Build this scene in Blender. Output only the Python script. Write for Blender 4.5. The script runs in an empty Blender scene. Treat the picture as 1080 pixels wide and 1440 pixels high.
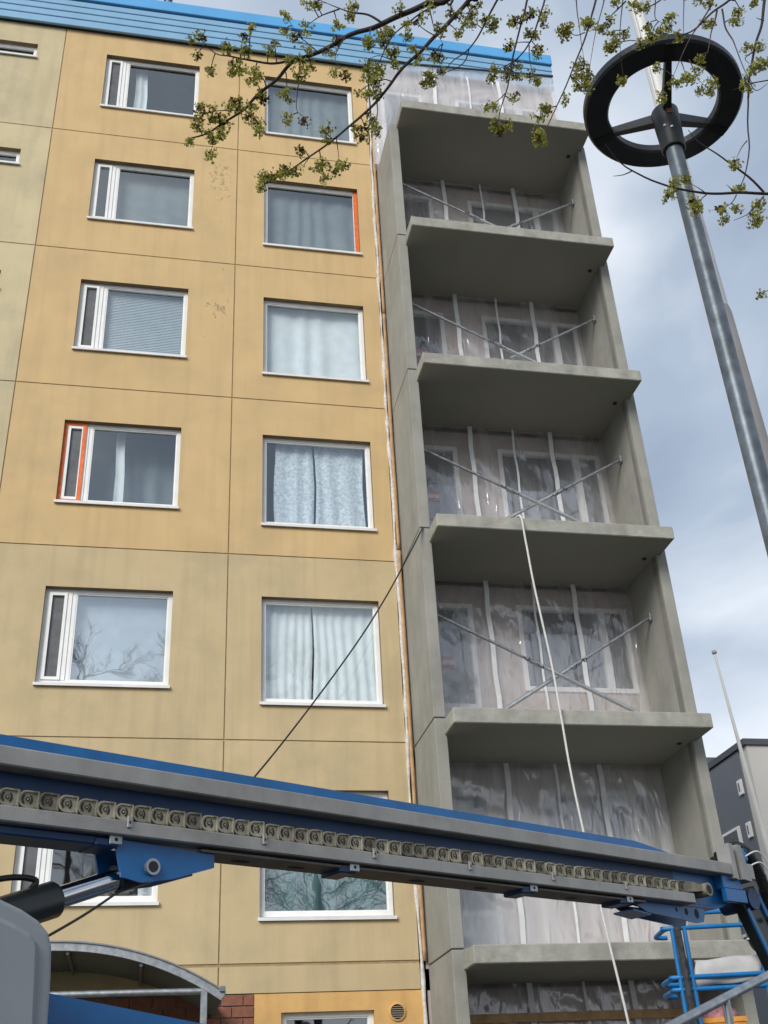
import bpy, bmesh, math, random
from mathutils import Vector, Matrix, noise
random.seed(7)
R = math.radians
sc = bpy.context.scene
col = sc.collection

# ------------------------------------------------------------------ camera
cd = bpy.data.cameras.new('camera'); cam = bpy.data.objects.new('camera', cd); col.objects.link(cam)
CAM = Vector((-0.9255, -14.414, 1.6))
cF = Vector((0.19132988, 0.84181814, 0.50471288)); cR = Vector((0.9799376, -0.19307133, -0.04945464)); cU = Vector((-0.05581378, -0.50404928, 0.86186956))
m = Matrix((cR, cU, -cF)).transposed().to_4x4(); m.translation = CAM
cam.matrix_world = m
cd.sensor_fit = 'VERTICAL'; cd.sensor_height = 36.0; cd.lens = 36.0*1572.38/1440.0
cd.clip_start = 0.05; cd.clip_end = 2000
sc.camera = cam
sc.render.resolution_x, sc.render.resolution_y = 768, 1024

# ------------------------------------------------------------------ world and sun
SUN_EL, SUN_AZ = R(31), R(218)          # azimuth clockwise from +Y: behind the camera, to its left
w = bpy.data.worlds.new('World'); sc.world = w; w.use_nodes = True
nt = w.node_tree; nt.nodes.clear()
N = nt.nodes.new; Lk = nt.links.new
out = N('ShaderNodeOutputWorld'); bg = N('ShaderNodeBackground'); Lk(bg.outputs[0], out.inputs[0])
sky = N('ShaderNodeTexSky'); sky.sky_type = 'NISHITA'; sky.sun_disc = False
sky.sun_elevation = SUN_EL; sky.sun_rotation = SUN_AZ; sky.air_density = 1.0; sky.dust_density = 1.5; sky.ozone_density = 1.0
tc = N('ShaderNodeTexCoord')
mp = N('ShaderNodeMapping'); mp.inputs['Location'].default_value = (-4.36, 2.58, 0.91); mp.inputs['Scale'].default_value = (1.0, 1.0, 1.9)
Lk(tc.outputs['Generated'], mp.inputs[0])
n1 = N('ShaderNodeTexNoise'); n1.inputs['Scale'].default_value = 2.3; n1.inputs['Detail'].default_value = 6; n1.inputs['Roughness'].default_value = 0.48; n1.inputs['Distortion'].default_value = 0.35
Lk(mp.outputs[0], n1.inputs['Vector'])
cr = N('ShaderNodeValToRGB')
e = cr.color_ramp.elements
e[0].position = 0.36; e[0].color = (1.75, 2.18, 2.95, 1)
e[1].position = 0.74; e[1].color = (5.3, 5.6, 6.0, 1)
x = cr.color_ramp.elements.new(0.54); x.color = (2.7, 3.2, 3.9, 1)
sx = N('ShaderNodeSeparateXYZ'); Lk(tc.outputs['Generated'], sx.inputs[0])
hz_ = N('ShaderNodeMapRange'); hz_.inputs[1].default_value = 0.0; hz_.inputs[2].default_value = 0.62; hz_.inputs[3].default_value = 0.27; hz_.inputs[4].default_value = 0.0; Lk(sx.outputs['Z'], hz_.inputs[0])
ad_ = N('ShaderNodeMath'); ad_.operation = 'ADD'; Lk(n1.outputs['Fac'], ad_.inputs[0]); Lk(hz_.outputs[0], ad_.inputs[1])
Lk(ad_.outputs[0], cr.inputs[0])
mx = N('ShaderNodeMix'); mx.data_type = 'RGBA'; mx.inputs[0].default_value = 0.92
Lk(sky.outputs[0], mx.inputs[6]); Lk(cr.outputs[0], mx.inputs[7]); Lk(mx.outputs[2], bg.inputs[0])
bg.inputs[1].default_value = 0.09
sd = bpy.data.lights.new('sun', 'SUN'); sd.energy = 1.5; sd.angle = R(28); sd.color = (1.0, 0.965, 0.91)
sun = bpy.data.objects.new('sun', sd); col.objects.link(sun)
sdir = Vector((math.sin(SUN_AZ)*math.cos(SUN_EL), math.cos(SUN_AZ)*math.cos(SUN_EL), math.sin(SUN_EL)))
sun.rotation_euler = (-sdir).to_track_quat('-Z', 'Y').to_euler()
sun.location = (-6, -30, 40)
vs = sc.view_settings; vs.view_transform = 'Standard'; vs.look = 'None'; vs.gamma = 1.0; vs.exposure = 1.0
sc.render.engine = 'CYCLES'

# ------------------------------------------------------------------ materials
MATS = {}
def mat(name, c, rough=.7, metal=0., var=.12, scale=2.5, streak=0., bump=0., bscale=60., spec=.4, dark=None, dscale=.7, damt=.0, fine=0., flake=False):
    """plain procedural surface: large noise + vertical streaks + dirt patches + fine relief, all in world space"""
    M = bpy.data.materials.new(name); M.use_nodes = True; t = M.node_tree; b = t.nodes['Principled BSDF']
    n = t.nodes.new; l = t.links.new
    geo = n('ShaderNodeNewGeometry')
    def nz(sc_, vec=(1,1,1), det=5, rg=.55):
        mpn = n('ShaderNodeMapping'); mpn.inputs['Scale'].default_value = vec; l(geo.outputs['Position'], mpn.inputs[0])
        q = n('ShaderNodeTexNoise'); q.inputs['Scale'].default_value = sc_; q.inputs['Detail'].default_value = det; q.inputs['Roughness'].default_value = rg
        l(mpn.outputs[0], q.inputs['Vector']); return q.outputs['Fac']
    def mixc(fac, a, bcol, mode='MIX'):
        q = n('ShaderNodeMix'); q.data_type = 'RGBA'; q.blend_type = mode
        if hasattr(fac, 'links'): l(fac, q.inputs[0])
        else: q.inputs[0].default_value = fac
        for s, i in ((a, 6), (bcol, 7)):
            if hasattr(s, 'links'): l(s, q.inputs[i])
            else: q.inputs[i].default_value = (*s, 1)
        return q.outputs[2]
    def rng(s, a, b_, c_=0., d=1.):
        q = n('ShaderNodeMapRange'); q.inputs[1].default_value = a; q.inputs[2].default_value = b_; q.inputs[3].default_value = c_; q.inputs[4].default_value = d; q.clamp = True
        l(s, q.inputs[0]); return q.outputs[0]
    lo = tuple(max(0, v*(1-var)) for v in c); hi = tuple(min(1, v*(1+var)) for v in c)
    cc = mixc(rng(nz(scale), .3, .7), lo, hi)
    if streak: cc = mixc(rng(nz(1., (6, 6, .35), 4), .48, .8, 0, streak), cc, tuple(v*.55 for v in c))
    if damt: cc = mixc(rng(nz(dscale, det=8, rg=.65), .5, .72, 0, damt), cc, dark)
    if fine: cc = mixc(rng(nz(130., det=2), .35, .7, 0, fine), cc, tuple(v*.6 for v in c))
    if flake:
        sp = n('ShaderNodeSeparateXYZ'); l(geo.outputs['Position'], sp.inputs[0])
        def mm_(op, p_, q__):
            k = n('ShaderNodeMath'); k.operation = op
            for i, s_ in enumerate((p_, q__)):
                if hasattr(s_, 'links'): l(s_, k.inputs[i])
                else: k.inputs[i].default_value = s_
            return k.outputs[0]
        area = mm_('MULTIPLY', rng(sp.outputs['X'], -.75, -.45), mm_('MULTIPLY', rng(sp.outputs['X'], -.10, -.03, 1, 0), mm_('MULTIPLY', rng(sp.outputs['Z'], 12.4, 13.0), rng(sp.outputs['Z'], 17.3, 17.7, 1, 0))))
        spots_ = mm_('ADD', rng(nz(14., (1, 1, .8), 4, .7), .30, .85, -.25, .55), mm_('MULTIPLY', rng(nz(1.3, det=3), .35, .7), .5))
        cc = mixc(mm_('MULTIPLY', rng(mm_('MULTIPLY', spots_, area), .47, .51), .55), cc, (.20, .15, .09))
    l(cc, b.inputs['Base Color'])
    b.inputs['Roughness'].default_value = rough; b.inputs['Metallic'].default_value = metal
    b.inputs['Specular IOR Level'].default_value = spec
    if bump:
        bp = n('ShaderNodeBump'); bp.inputs['Strength'].default_value = bump; bp.inputs['Distance'].default_value = .01
        l(nz(bscale, det=4), bp.inputs['Height']); l(bp.outputs[0], b.inputs['Normal'])
    MATS[name] = M; return M

mat('ochre', (.62, .44, .22), .85, var=.08, scale=1.3, streak=.30, bump=.25, bscale=90, dark=(.40, .31, .18), dscale=.9, damt=.45, fine=.24, flake=True)
mat('ochre_pale', (.56, .44, .255), .85, var=.09, scale=1.3, streak=.35, bump=.25, bscale=90, dark=(.34, .29, .18), dscale=.9, damt=.5, fine=.24)
mat('olive', (.58, .49, .30), .85, var=.10, scale=1.0, streak=.40, bump=.25, bscale=90, dark=(.37, .34, .235), dscale=.8, damt=.7, fine=.24)
mat('ochre_board', (.66, .40, .15), .8, var=.12, scale=3, streak=.35, bump=.2, bscale=50, fine=.1)
mat('sealant', (.34, .245, .125), .9, var=.2, scale=9)
mat('reveal', (.22, .16, .085), .9, var=.15, scale=5)
mat('concrete', (.31, .305, .27), .85, var=.12, scale=1.7, streak=.4, bump=.35, bscale=45, dark=(.20, .20, .18), dscale=1.1, damt=.65, fine=.2)
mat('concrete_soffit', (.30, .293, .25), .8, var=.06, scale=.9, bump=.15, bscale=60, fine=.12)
mat('concrete_slab', (.355, .350, .305), .85, var=.18, scale=4.5, streak=.45, bump=.5, bscale=30, dark=(.215, .21, .175), dscale=3.4, damt=.75, fine=.22)
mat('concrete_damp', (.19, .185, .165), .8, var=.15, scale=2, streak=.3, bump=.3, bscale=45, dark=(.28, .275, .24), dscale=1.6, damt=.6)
mat('white_frame', (.82, .82, .80), .4, var=.05, scale=6)
mat('white_sill', (.74, .74, .73), .35, var=.07, scale=5, streak=.12)
mat('orange_tape', (.75, .16, .035), .6, var=.2, scale=14, bump=.3, bscale=40)
mat('dark_pane', (.10, .105, .112), .5, var=.25, scale=7)
mat('interior', (.16, .165, .165), .9, var=.2, scale=1.1)
mat('curtain', (.85, .87, .87), .9, var=.07, scale=5)
mat('curtain_grey', (.22, .25, .26), .9, var=.10, scale=4)
mat('curtain_lace', (.68, .73, .80), .9, var=.30, scale=22)
mat('blind', (.55, .60, .64), .6, var=.06, scale=5)
mat('roof_blue', (.215, .40, .58), .45, var=.05, scale=2, streak=.08)
mat('roof_blue_cap', (.10, .36, .68), .4, var=.06, scale=2)
mat('shadow_gap', (.02, .03, .05), .8)
mat('metal_grey', (.22, .24, .26), .45, .5, var=.12, scale=8)
mat('galvanised', (.36, .38, .40), .42, .75, var=.25, scale=16, bump=.05, bscale=60)
mat('galv_bright', (.55, .57, .58), .35, .8, var=.2, scale=25)
mat('galv_post', (.15, .175, .20), .42, .45, var=.35, scale=14, streak=.3, bump=.06, bscale=80)
mat('lamp_black', (.028, .031, .034), .45, var=.25, scale=12)
mat('lamp_lens', (.05, .052, .055), .3, var=.1)
mat('flag_white', (.72, .72, .70), .4, var=.05, scale=2)
mat('flag_base', (.40, .38, .37), .5, var=.1, scale=4)
mat('insul_brown', (.50, .425, .385), .9, var=.22, scale=2.4, bump=.3, bscale=30)
mat('tape_white', (.74, .75, .76), .5, var=.08, scale=9)
mat('red_label', (.60, .09, .06), .5, var=.1)
mat('wood', (.48, .30, .15), .75, var=.22, scale=7, streak=.3)
mat('wool_white', (.62, .60, .57), .9, var=.22, scale=18, bump=.8, bscale=25)
mat('brick', (.235, .095, .06), .85, var=.25, scale=10, bump=.4, bscale=60)
mat('mortar', (.26, .22, .18), .95, var=.15, scale=12)
mat('boom_blue', (.004, .115, .33), .38, var=.14, scale=5, dark=(.02, .05, .10), dscale=6, damt=.35, spec=.5)
mat('boom_navy_shade', (.003, .035, .11), .45, var=.15, scale=5)  # darkened boom blue; carries painted shade in the chain recess and underneath
mat('boom_rail', (.33, .325, .31), .5, .3, var=.14, scale=3.5, streak=.45, bump=.08, bscale=70, dark=(.19, .17, .15), dscale=2.5, damt=.6, fine=.12)
mat('boom_under', (.16, .14, .125), .6, .3, var=.25, scale=6, dark=(.10, .07, .05), dscale=3, damt=.6)
mat('chain_dust', (.26, .24, .18), .75, var=.35, scale=9, bump=.2, bscale=120, dark=(.16, .14, .10), dscale=9, damt=.6)
mat('chain_dust_b', (.17, .155, .12), .75, var=.4, scale=12, bump=.2, bscale=120, dark=(.10, .085, .06), dscale=14, damt=.8)
mat('chain_dust_c', (.34, .315, .24), .75, var=.3, scale=12, bump=.2, bscale=120, dark=(.2, .17, .12), dscale=11, damt=.6)
mat('chain_dark', (.028, .025, .021), .7, var=.3, scale=30)
mat('black_rubber', (.012, .012, .013), .5, var=.3, scale=20)
mat('black_paint', (.014, .018, .02), .35, var=.2, scale=8)
mat('chrome', (.62, .63, .65), .12, 1., var=.06, scale=12)
mat('cover_grey', (.25, .275, .30), .42, var=.05, scale=4, bump=.04, bscale=200)
mat('platform_blue', (.008, .16, .42), .4, var=.15, scale=9)
mat('foam_dark', (.045, .045, .05), .9, var=.6, scale=26)
mat('cloth_grey', (.50, .49, .48), .9, var=.12, scale=8)
mat('bag_grey', (.11, .12, .12), .9, var=.25, scale=30)
mat('bag_red', (.38, .04, .06), .8, var=.2, scale=20)
mat('bag_lime', (.30, .30, .08), .8, var=.2, scale=20)
mat('pink', (.45, .20, .22), .8, var=.4, scale=25)
mat('orange_box', (.70, .30, .05), .6, var=.2, scale=15)
mat('rope', (.62, .61, .58), .8, var=.12, scale=40)
mat('cable', (.012, .012, .012), .6)
mat('bark', (.055, .042, .038), .8, var=.35, scale=40, bump=.4, bscale=120)
mat('bark_twig', (.075, .048, .045), .7, var=.35, scale=60)
mat('asphalt', (.055, .053, .05), .9, var=.25, scale=1.5, bump=.5, bscale=80)
mat('soil_green', (.06, .08, .03), .95, var=.4, scale=2)
mat('far_grey', (.155, .17, .195), .8, var=.05, scale=.6)
mat('far_dark', (.085, .092, .105), .7, var=.08, scale=.8)
mat('far_beige', (.60, .58, .54), .85, var=.04, scale=.5)
mat('vent_grey', (.25, .22, .17), .7, var=.15, scale=20)

def leaf_mat(name, c, tr):
    M = bpy.data.materials.new(name); M.use_nodes = True; t = M.node_tree; b = t.nodes['Principled BSDF']; n = t.nodes.new; l = t.links.new
    g = n('ShaderNodeNewGeometry'); q = n('ShaderNodeTexNoise'); q.inputs['Scale'].default_value = 45; l(g.outputs['Position'], q.inputs['Vector'])
    r = n('ShaderNodeValToRGB'); r.color_ramp.elements[0].position = .3; r.color_ramp.elements[1].position = .72
    r.color_ramp.elements[0].color = (*[v*.6 for v in c], 1); r.color_ramp.elements[1].color = (*[min(1, v*1.5) for v in c], 1); l(q.outputs['Fac'], r.inputs[0])
    l(r.outputs[0], b.inputs['Base Color']); b.inputs['Roughness'].default_value = .65; b.inputs['Specular IOR Level'].default_value = .25
    td = n('ShaderNodeBsdfTranslucent'); l(r.outputs[0], td.inputs[0]); ms = n('ShaderNodeMixShader'); ms.inputs[0].default_value = tr
    l(b.outputs[0], ms.inputs[1]); l(td.outputs[0], ms.inputs[2]); l(ms.outputs[0], t.nodes['Material Output'].inputs[0]); MATS[name] = M
leaf_mat('petal', (.42, .41, .08), .5); leaf_mat('petal_light', (.55, .56, .20), .5); leaf_mat('bud', (.10, .042, .032), .15)

def glass_mat(name, tint, base):
    M = bpy.data.materials.new(name); M.use_nodes = True; t = M.node_tree; t.nodes.remove(t.nodes['Principled BSDF']); n = t.nodes.new; l = t.links.new
    ge = n('ShaderNodeNewGeometry'); dt = n('ShaderNodeVectorMath'); dt.operation = 'DOT_PRODUCT'; l(ge.outputs['Normal'], dt.inputs[0]); l(ge.outputs['Incoming'], dt.inputs[1])
    def mth(op, x_, y_=None, z_=None):
        q_ = n('ShaderNodeMath'); q_.operation = op
        for i_, v_ in enumerate((x_, y_, z_)):
            if v_ is None: continue
            if hasattr(v_, 'links'): l(v_, q_.inputs[i_])
            else: q_.inputs[i_].default_value = v_
        return q_.outputs[0]
    k_ = mth('POWER', mth('SUBTRACT', 1.0, mth('ABSOLUTE', dt.outputs['Value'])), 5.0)      # Schlick, same from both sides
    a_ = n('ShaderNodeMath'); a_.operation = 'MULTIPLY_ADD'; a_.inputs[1].default_value = .9-base; a_.inputs[2].default_value = base; a_.use_clamp = True; l(k_, a_.inputs[0]); a = a_
    tr = n('ShaderNodeBsdfTransparent'); tr.inputs[0].default_value = (*tint, 1); gl = n('ShaderNodeBsdfGlossy'); gl.inputs['Roughness'].default_value = .015; gl.inputs[0].default_value = (.93, .97, 1, 1)
    g = n('ShaderNodeNewGeometry'); q = n('ShaderNodeTexNoise'); q.inputs['Scale'].default_value = 1.6; l(g.outputs['Position'], q.inputs['Vector'])
    bp = n('ShaderNodeBump'); bp.inputs['Strength'].default_value = .12; bp.inputs['Distance'].default_value = .02; l(q.outputs['Fac'], bp.inputs['Height']); l(bp.outputs[0], gl.inputs['Normal'])
    ms = n('ShaderNodeMixShader'); l(a.outputs[0], ms.inputs[0]); l(tr.outputs[0], ms.inputs[1]); l(gl.outputs[0], ms.inputs[2]); l(ms.outputs[0], t.nodes['Material Output'].inputs[0]); MATS[name] = M
glass_mat('glass', (.88, .93, .94), .20); glass_mat('glass_mirror', (.80, .86, .90), .40); glass_mat('glass_teal', (.62, .82, .82), .22)

def plastic_mat(name, lo, hi):
    """thin builder's polythene: mostly see-through, milky along folds, crinkled gloss"""
    M = bpy.data.materials.new(name); M.use_nodes = True; t = M.node_tree; t.nodes.remove(t.nodes['Principled BSDF']); n = t.nodes.new; l = t.links.new
    g = n('ShaderNodeNewGeometry')
    def nz(rot, sc3, scale, det, rg, dist, ridge=False):
        mp_ = n('ShaderNodeMapping'); mp_.inputs['Rotation'].default_value = rot; mp_.inputs['Scale'].default_value = sc3; l(g.outputs['Position'], mp_.inputs[0])
        q = n('ShaderNodeTexNoise'); q.inputs['Scale'].default_value = scale; q.inputs['Detail'].default_value = det; q.inputs['Roughness'].default_value = rg; q.inputs['Distortion'].default_value = dist; q.noise_type = 'RIDGED_MULTIFRACTAL' if ridge else 'FBM'; l(mp_.outputs[0], q.inputs['Vector']); return q.outputs['Fac']
    def mixs(f, a_, b_):
        q = n('ShaderNodeMixShader'); l(a_, q.inputs[1]); l(b_, q.inputs[2])
        if hasattr(f, 'links'): l(f, q.inputs[0])
        else: q.inputs[0].default_value = f
        return q.outputs[0]
    folds = nz((0, R(38), 0), (1, 1, .16), 3.2, 3, .5, .5); crink = nz((0, R(40), 0), (1, 1, .30), 9.0, 3, .5, .6, True)
    bp = n('ShaderNodeBump'); bp.inputs['Strength'].default_value = 1.0; bp.inputs['Distance'].default_value = .05; l(folds, bp.inputs['Height'])
    bp2 = n('ShaderNodeBump'); bp2.inputs['Strength'].default_value = .8; bp2.inputs['Distance'].default_value = .03; l(crink, bp2.inputs['Height']); l(bp.outputs[0], bp2.inputs['Normal'])
    r = n('ShaderNodeMapRange'); r.inputs[1].default_value = .40; r.inputs[2].default_value = .68; r.inputs[3].default_value = lo; r.inputs[4].default_value = hi; l(folds, r.inputs[0])
    tr = n('ShaderNodeBsdfTransparent'); tr.inputs[0].default_value = (.97, .97, .98, 1)
    df = n('ShaderNodeBsdfDiffuse'); df.inputs[0].default_value = (.90, .90, .92, 1); tl = n('ShaderNodeBsdfTranslucent'); tl.inputs[0].default_value = (.90, .90, .92, 1)
    l(bp2.outputs[0], df.inputs['Normal'])
    gl = n('ShaderNodeBsdfGlossy'); gl.inputs['Roughness'].default_value = .16; gl.inputs[0].default_value = (.95, .96, 1, 1); l(bp2.outputs[0], gl.inputs['Normal'])
    veil = mixs(.35, df.outputs[0], tl.outputs[0]); body = mixs(r.outputs[0], tr.outputs[0], veil); l(mixs(.11, body, gl.outputs[0]), t.nodes['Material Output'].inputs[0]); MATS[name] = M
plastic_mat('plastic', .22, .44); plastic_mat('plastic_milky', .46, .72)

# ------------------------------------------------------------------ mesh helpers
class MB:
    def __init__(s): s.v = []; s.f = []; s.mi = []; s.sm = []
    def add(s, vs_, fs, mi=0, smooth=False):
        o = len(s.v); s.v += [tuple(p) for p in vs_]
        for f in fs: s.f.append([i+o for i in f]); s.mi.append(mi); s.sm.append(smooth)
        return s
    def hexa(s, p, mi=0):        # 8 points: bottom 4 (ccw from above), top 4
        return s.add(p, [(3,2,1,0),(4,5,6,7),(0,1,5,4),(1,2,6,5),(2,3,7,6),(3,0,4,7)], mi)
    def box(s, x0, x1, y0, y1, z0, z1, mi=0):
        return s.hexa([(x0,y0,z0),(x1,y0,z0),(x1,y1,z0),(x0,y1,z0),(x0,y0,z1),(x1,y0,z1),(x1,y1,z1),(x0,y1,z1)], mi)
    def bbox(s, x0, x1, y0, y1, z0, z1, b=.01, mi=0, seg=2):     # bevelled box
        bm = bmesh.new(); bmesh.ops.create_cube(bm, size=1)
        for q in bm.verts: q.co = Vector(((x0+x1)/2+q.co.x*(x1-x0), (y0+y1)/2+q.co.y*(y1-y0), (z0+z1)/2+q.co.z*(z1-z0)))
        bmesh.ops.bevel(bm, geom=bm.edges[:], offset=b, segments=seg, affect='EDGES', profile=.5)
        bm.verts.index_update(); s.add([q.co[:] for q in bm.verts], [[q.index for q in f.verts] for f in bm.faces], mi); bm.free(); return s
    def tube(s, pts, rad, seg=8, mi=0, caps=True):
        pts = [Vector(p) for p in pts]; rs = rad if isinstance(rad, (list, tuple)) else [rad]*len(pts)
        rings = []; nrm = None
        for i, p in enumerate(pts):
            t = (pts[min(i+1, len(pts)-1)]-pts[max(i-1, 0)]).normalized()
            if nrm is None: nrm = t.orthogonal().normalized()
            nrm = (nrm - t*nrm.dot(t)); nrm = nrm.normalized() if nrm.length > 1e-6 else t.orthogonal().normalized()
            bn = t.cross(nrm); rings.append([p+(nrm*math.cos(2*math.pi*k/seg)+bn*math.sin(2*math.pi*k/seg))*rs[i] for k in range(seg)])
        vs_ = [q for r_ in rings for q in r_]; fs = []
        for i in range(len(pts)-1):
            for k in range(seg): a = i*seg+k; b = i*seg+(k+1) % seg; fs.append((a, b, b+seg, a+seg))
        s.add(vs_, fs, mi, True)
        if caps: s.add(rings[0], [tuple(range(seg-1, -1, -1))], mi); s.add(rings[-1], [tuple(range(seg))], mi)
        return s
    def prism(s, poly, fn, w0, w1, mi=0):    # polygon (a,b) extruded along a third axis: fn(a,b,w) -> point
        n_ = len(poly); s.add([fn(a, b, w0) for a, b in poly]+[fn(a, b, w1) for a, b in poly],
            [tuple(range(n_)), tuple(range(2*n_-1, n_-1, -1))]+[(i, i+n_, (i+1) % n_+n_, (i+1) % n_) for i in range(n_)], mi); return s
    def build(s, name, mats, parent=None, kind=None, off=None):
        me = bpy.data.meshes.new(name)
        o_ = off if off is not None else (root_of(parent).location if parent else Vector((0,0,0)))
        me.from_pydata([(p[0]-o_[0], p[1]-o_[1], p[2]-o_[2]) for p in s.v], [], s.f)
        for mm in (mats if isinstance(mats, (list, tuple)) else [mats]): me.materials.append(MATS[mm])
        me.polygons.foreach_set('material_index', s.mi); me.polygons.foreach_set('use_smooth', s.sm)
        bm = bmesh.new(); bm.from_mesh(me); bmesh.ops.recalc_face_normals(bm, faces=bm.faces[:]); bm.to_mesh(me); bm.free()
        o = bpy.data.objects.new(name, me); col.objects.link(o)
        if parent: o.parent = parent
        elif off is not None: o.location = off
        if kind: o['kind'] = kind
        return o
def root_of(o):
    while o.parent: o = o.parent
    return o
def tag(o, label, cat, group=None):
    o['label'] = label; o['category'] = cat
    if group: o['group'] = group
    return o
def empty(name, loc, label, cat, group=None):
    o = bpy.data.objects.new(name, None); o.location = loc; o.empty_display_size = .2; col.objects.link(o); return tag(o, label, cat, group)
def inst(name, me, parent, loc, rot=None, scale=1.):
    o = bpy.data.objects.new(name, me); col.objects.link(o); o.parent = parent; o.location = Vector(loc)-root_of(parent).location
    if rot is not None: o.rotation_mode = 'QUATERNION'; o.rotation_quaternion = rot
    o.scale = (scale,)*3; return o
def raw_mesh(mb, name, mats):
    o = mb.build(name, mats, off=Vector((0,0,0))); me = o.data; bpy.data.objects.remove(o); return me

# ------------------------------------------------------------------ ground
g = MB(); g.add([(-300,-300,0),(300,-300,0),(300,300,0),(-300,300,0)], [(0,1,2,3)]); g.build('ground', 'asphalt', kind='structure')
g = MB(); g.box(-14, 2.4, -3.2, -.02, -.1, .1); g.box(6.4, 30, -3.2, 6, -.1, .1); g.build('planting_strip', 'soil_green', kind='structure')

# ------------------------------------------------------------------ apartment building
Z0 = 17.788; H = 2.8
ZJ = [Z0-H*k for k in range(7)]
XL, XM, XR = -3.276, 0.0, 2.47
B = empty('apartment_building', (-1, 4, 0), 'tall ochre concrete panel apartment block with blue metal roof edge', 'building')
def panel(name, x0, x1, z0, z1, holes, mats, y0=0., th=.125, parent=B):
    """facade element with window openings: front cells, reveals and outer edges"""
    xs = sorted({x0, x1, *[h[0] for h in holes], *[h[1] for h in holes]}); zs = sorted({z0, z1, *[h[2] for h in holes], *[h[3] for h in holes]})
    mb = MB()
    for i in range(len(xs)-1):
        for j in range(len(zs)-1):
            cx_, cz_ = (xs[i]+xs[i+1])/2, (zs[j]+zs[j+1])/2
            if any(h[0] < cx_ < h[1] and h[2] < cz_ < h[3] for h in holes): continue
            mb.add([(xs[i],y0,zs[j]),(xs[i+1],y0,zs[j]),(xs[i+1],y0,zs[j+1]),(xs[i],y0,zs[j+1])], [(0,1,2,3)])
            mb.add([(xs[i],y0+th,zs[j]),(xs[i+1],y0+th,zs[j]),(xs[i+1],y0+th,zs[j+1]),(xs[i],y0+th,zs[j+1])], [(3,2,1,0)])
    for h, mi in [((x0, x1, z0, z1), 0)]+[(h, 1) for h in holes]:
        a, b, c, d = h; P = [(a,c),(b,c),(b,d),(a,d)]
        for i in range(4):
            p, q = P[i], P[(i+1) % 4]; mb.add([(p[0],y0,p[1]),(q[0],y0,q[1]),(q[0],y0+th,q[1]),(p[0],y0+th,p[1])], [(0,1,2,3)], mi)
    o = MB.build(mb, name, mats, parent)
    return o
def frame_mb(mb, x0, x1, z0, z1, wd, y0, y1, mi=0, left=None):
    l_ = left or wd
    mb.box(x0, x0+l_, y0, y1, z0, z1, mi); mb.box(x1-wd, x1, y0, y1, z0, z1, mi)
    mb.box(x0+l_, x1-wd, y0+.002, y1, z1-wd, z1, mi); mb.box(x0+l_, x1-wd, y0+.002, y1, z0, z0+wd, mi)
def pane_obj(x0, x1, z0, z1, y, parent, m_='glass', name='pane'):
    mb = MB(); mb.add([(x0,y,z0),(x1,y,z0),(x1,y,z1),(x0,y,z1)], [(0,1,2,3)]); return mb.build(name, m_, parent)
def window(x0, x1, z0, z1, vent=True, y=.085, gl='glass', orange=None, sill=True, ventdark=True):
    """frame, optional narrow airing sash on the left, glass, metal sill"""
    a = MB(); zs = z0+.055 if sill else z0
    frame_mb(a, x0, x1, zs, z1, .055, y, y+.07)
    o = a.build('window', 'white_frame', B)
    gx0 = x0+.055
    if vent:
        vx = x0+.055+.25
        s = MB(); s.box(vx, vx+.06, y-.004, y+.066, zs+.056, z1-.056); s.box(vx+.064, vx+.115, y+.006, y+.066, zs+.056, z1-.056); s.build('mullion', 'white_frame', o)
        c = MB(); frame_mb(c, x0+.058, vx-.003, zs+.058, z1-.058, .042, y-.018, y+.05)
        co = c.build('airing_sash', 'white_frame', o)
        if orange == 'sash':
            t = MB(); frame_mb(t, x0-.004, vx+.025, zs-.002, z1+.002, .055, y-.024, y-.019); t.build('masking_tape', 'orange_tape', o)
        pane_obj(x0+.1, vx-.045, zs+.1, z1-.1, y+.02, o, 'dark_pane' if ventdark else gl, 'airing_panel')
        gx0 = vx+.115
    if orange == 'right':
        t = MB(); t.box(x1-.07, x1+.003, y-.012, y-.003, zs-.002, z1-.01); t.box(x0+.05, x1-.07, y-.008, y-.003, zs, zs+.03); t.build('masking_tape', 'orange_tape', o)
    gb = MB(); frame_mb(gb, gx0, x1-.055, zs+.055, z1-.055, .018, y+.012, y+.05); gb.build('glazing_bead', 'white_frame', o)
    pane_obj(gx0+.018, x1-.073, zs+.073, z1-.073, y+.035, o, gl)
    if sill:
        s = MB(); s.hexa([(x0-.02,-.045,z0-.012),(x1+.02,-.045,z0-.012),(x1+.02,y,z0+.02),(x0-.02,y,z0+.02),(x0-.02,-.045,z0+.028),(x1+.02,-.045,z0+.028),(x1+.02,y,z0+.053),(x0-.02,y,z0+.053)])
        s.build('window_sill', 'white_sill', o)
    return o
A0, A1, AT, AB = -2.4915, -0.7598, 2.159, .70
B0, B1, BT, BB = .4864, 2.193, 2.133, .50
gap = .009
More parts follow.
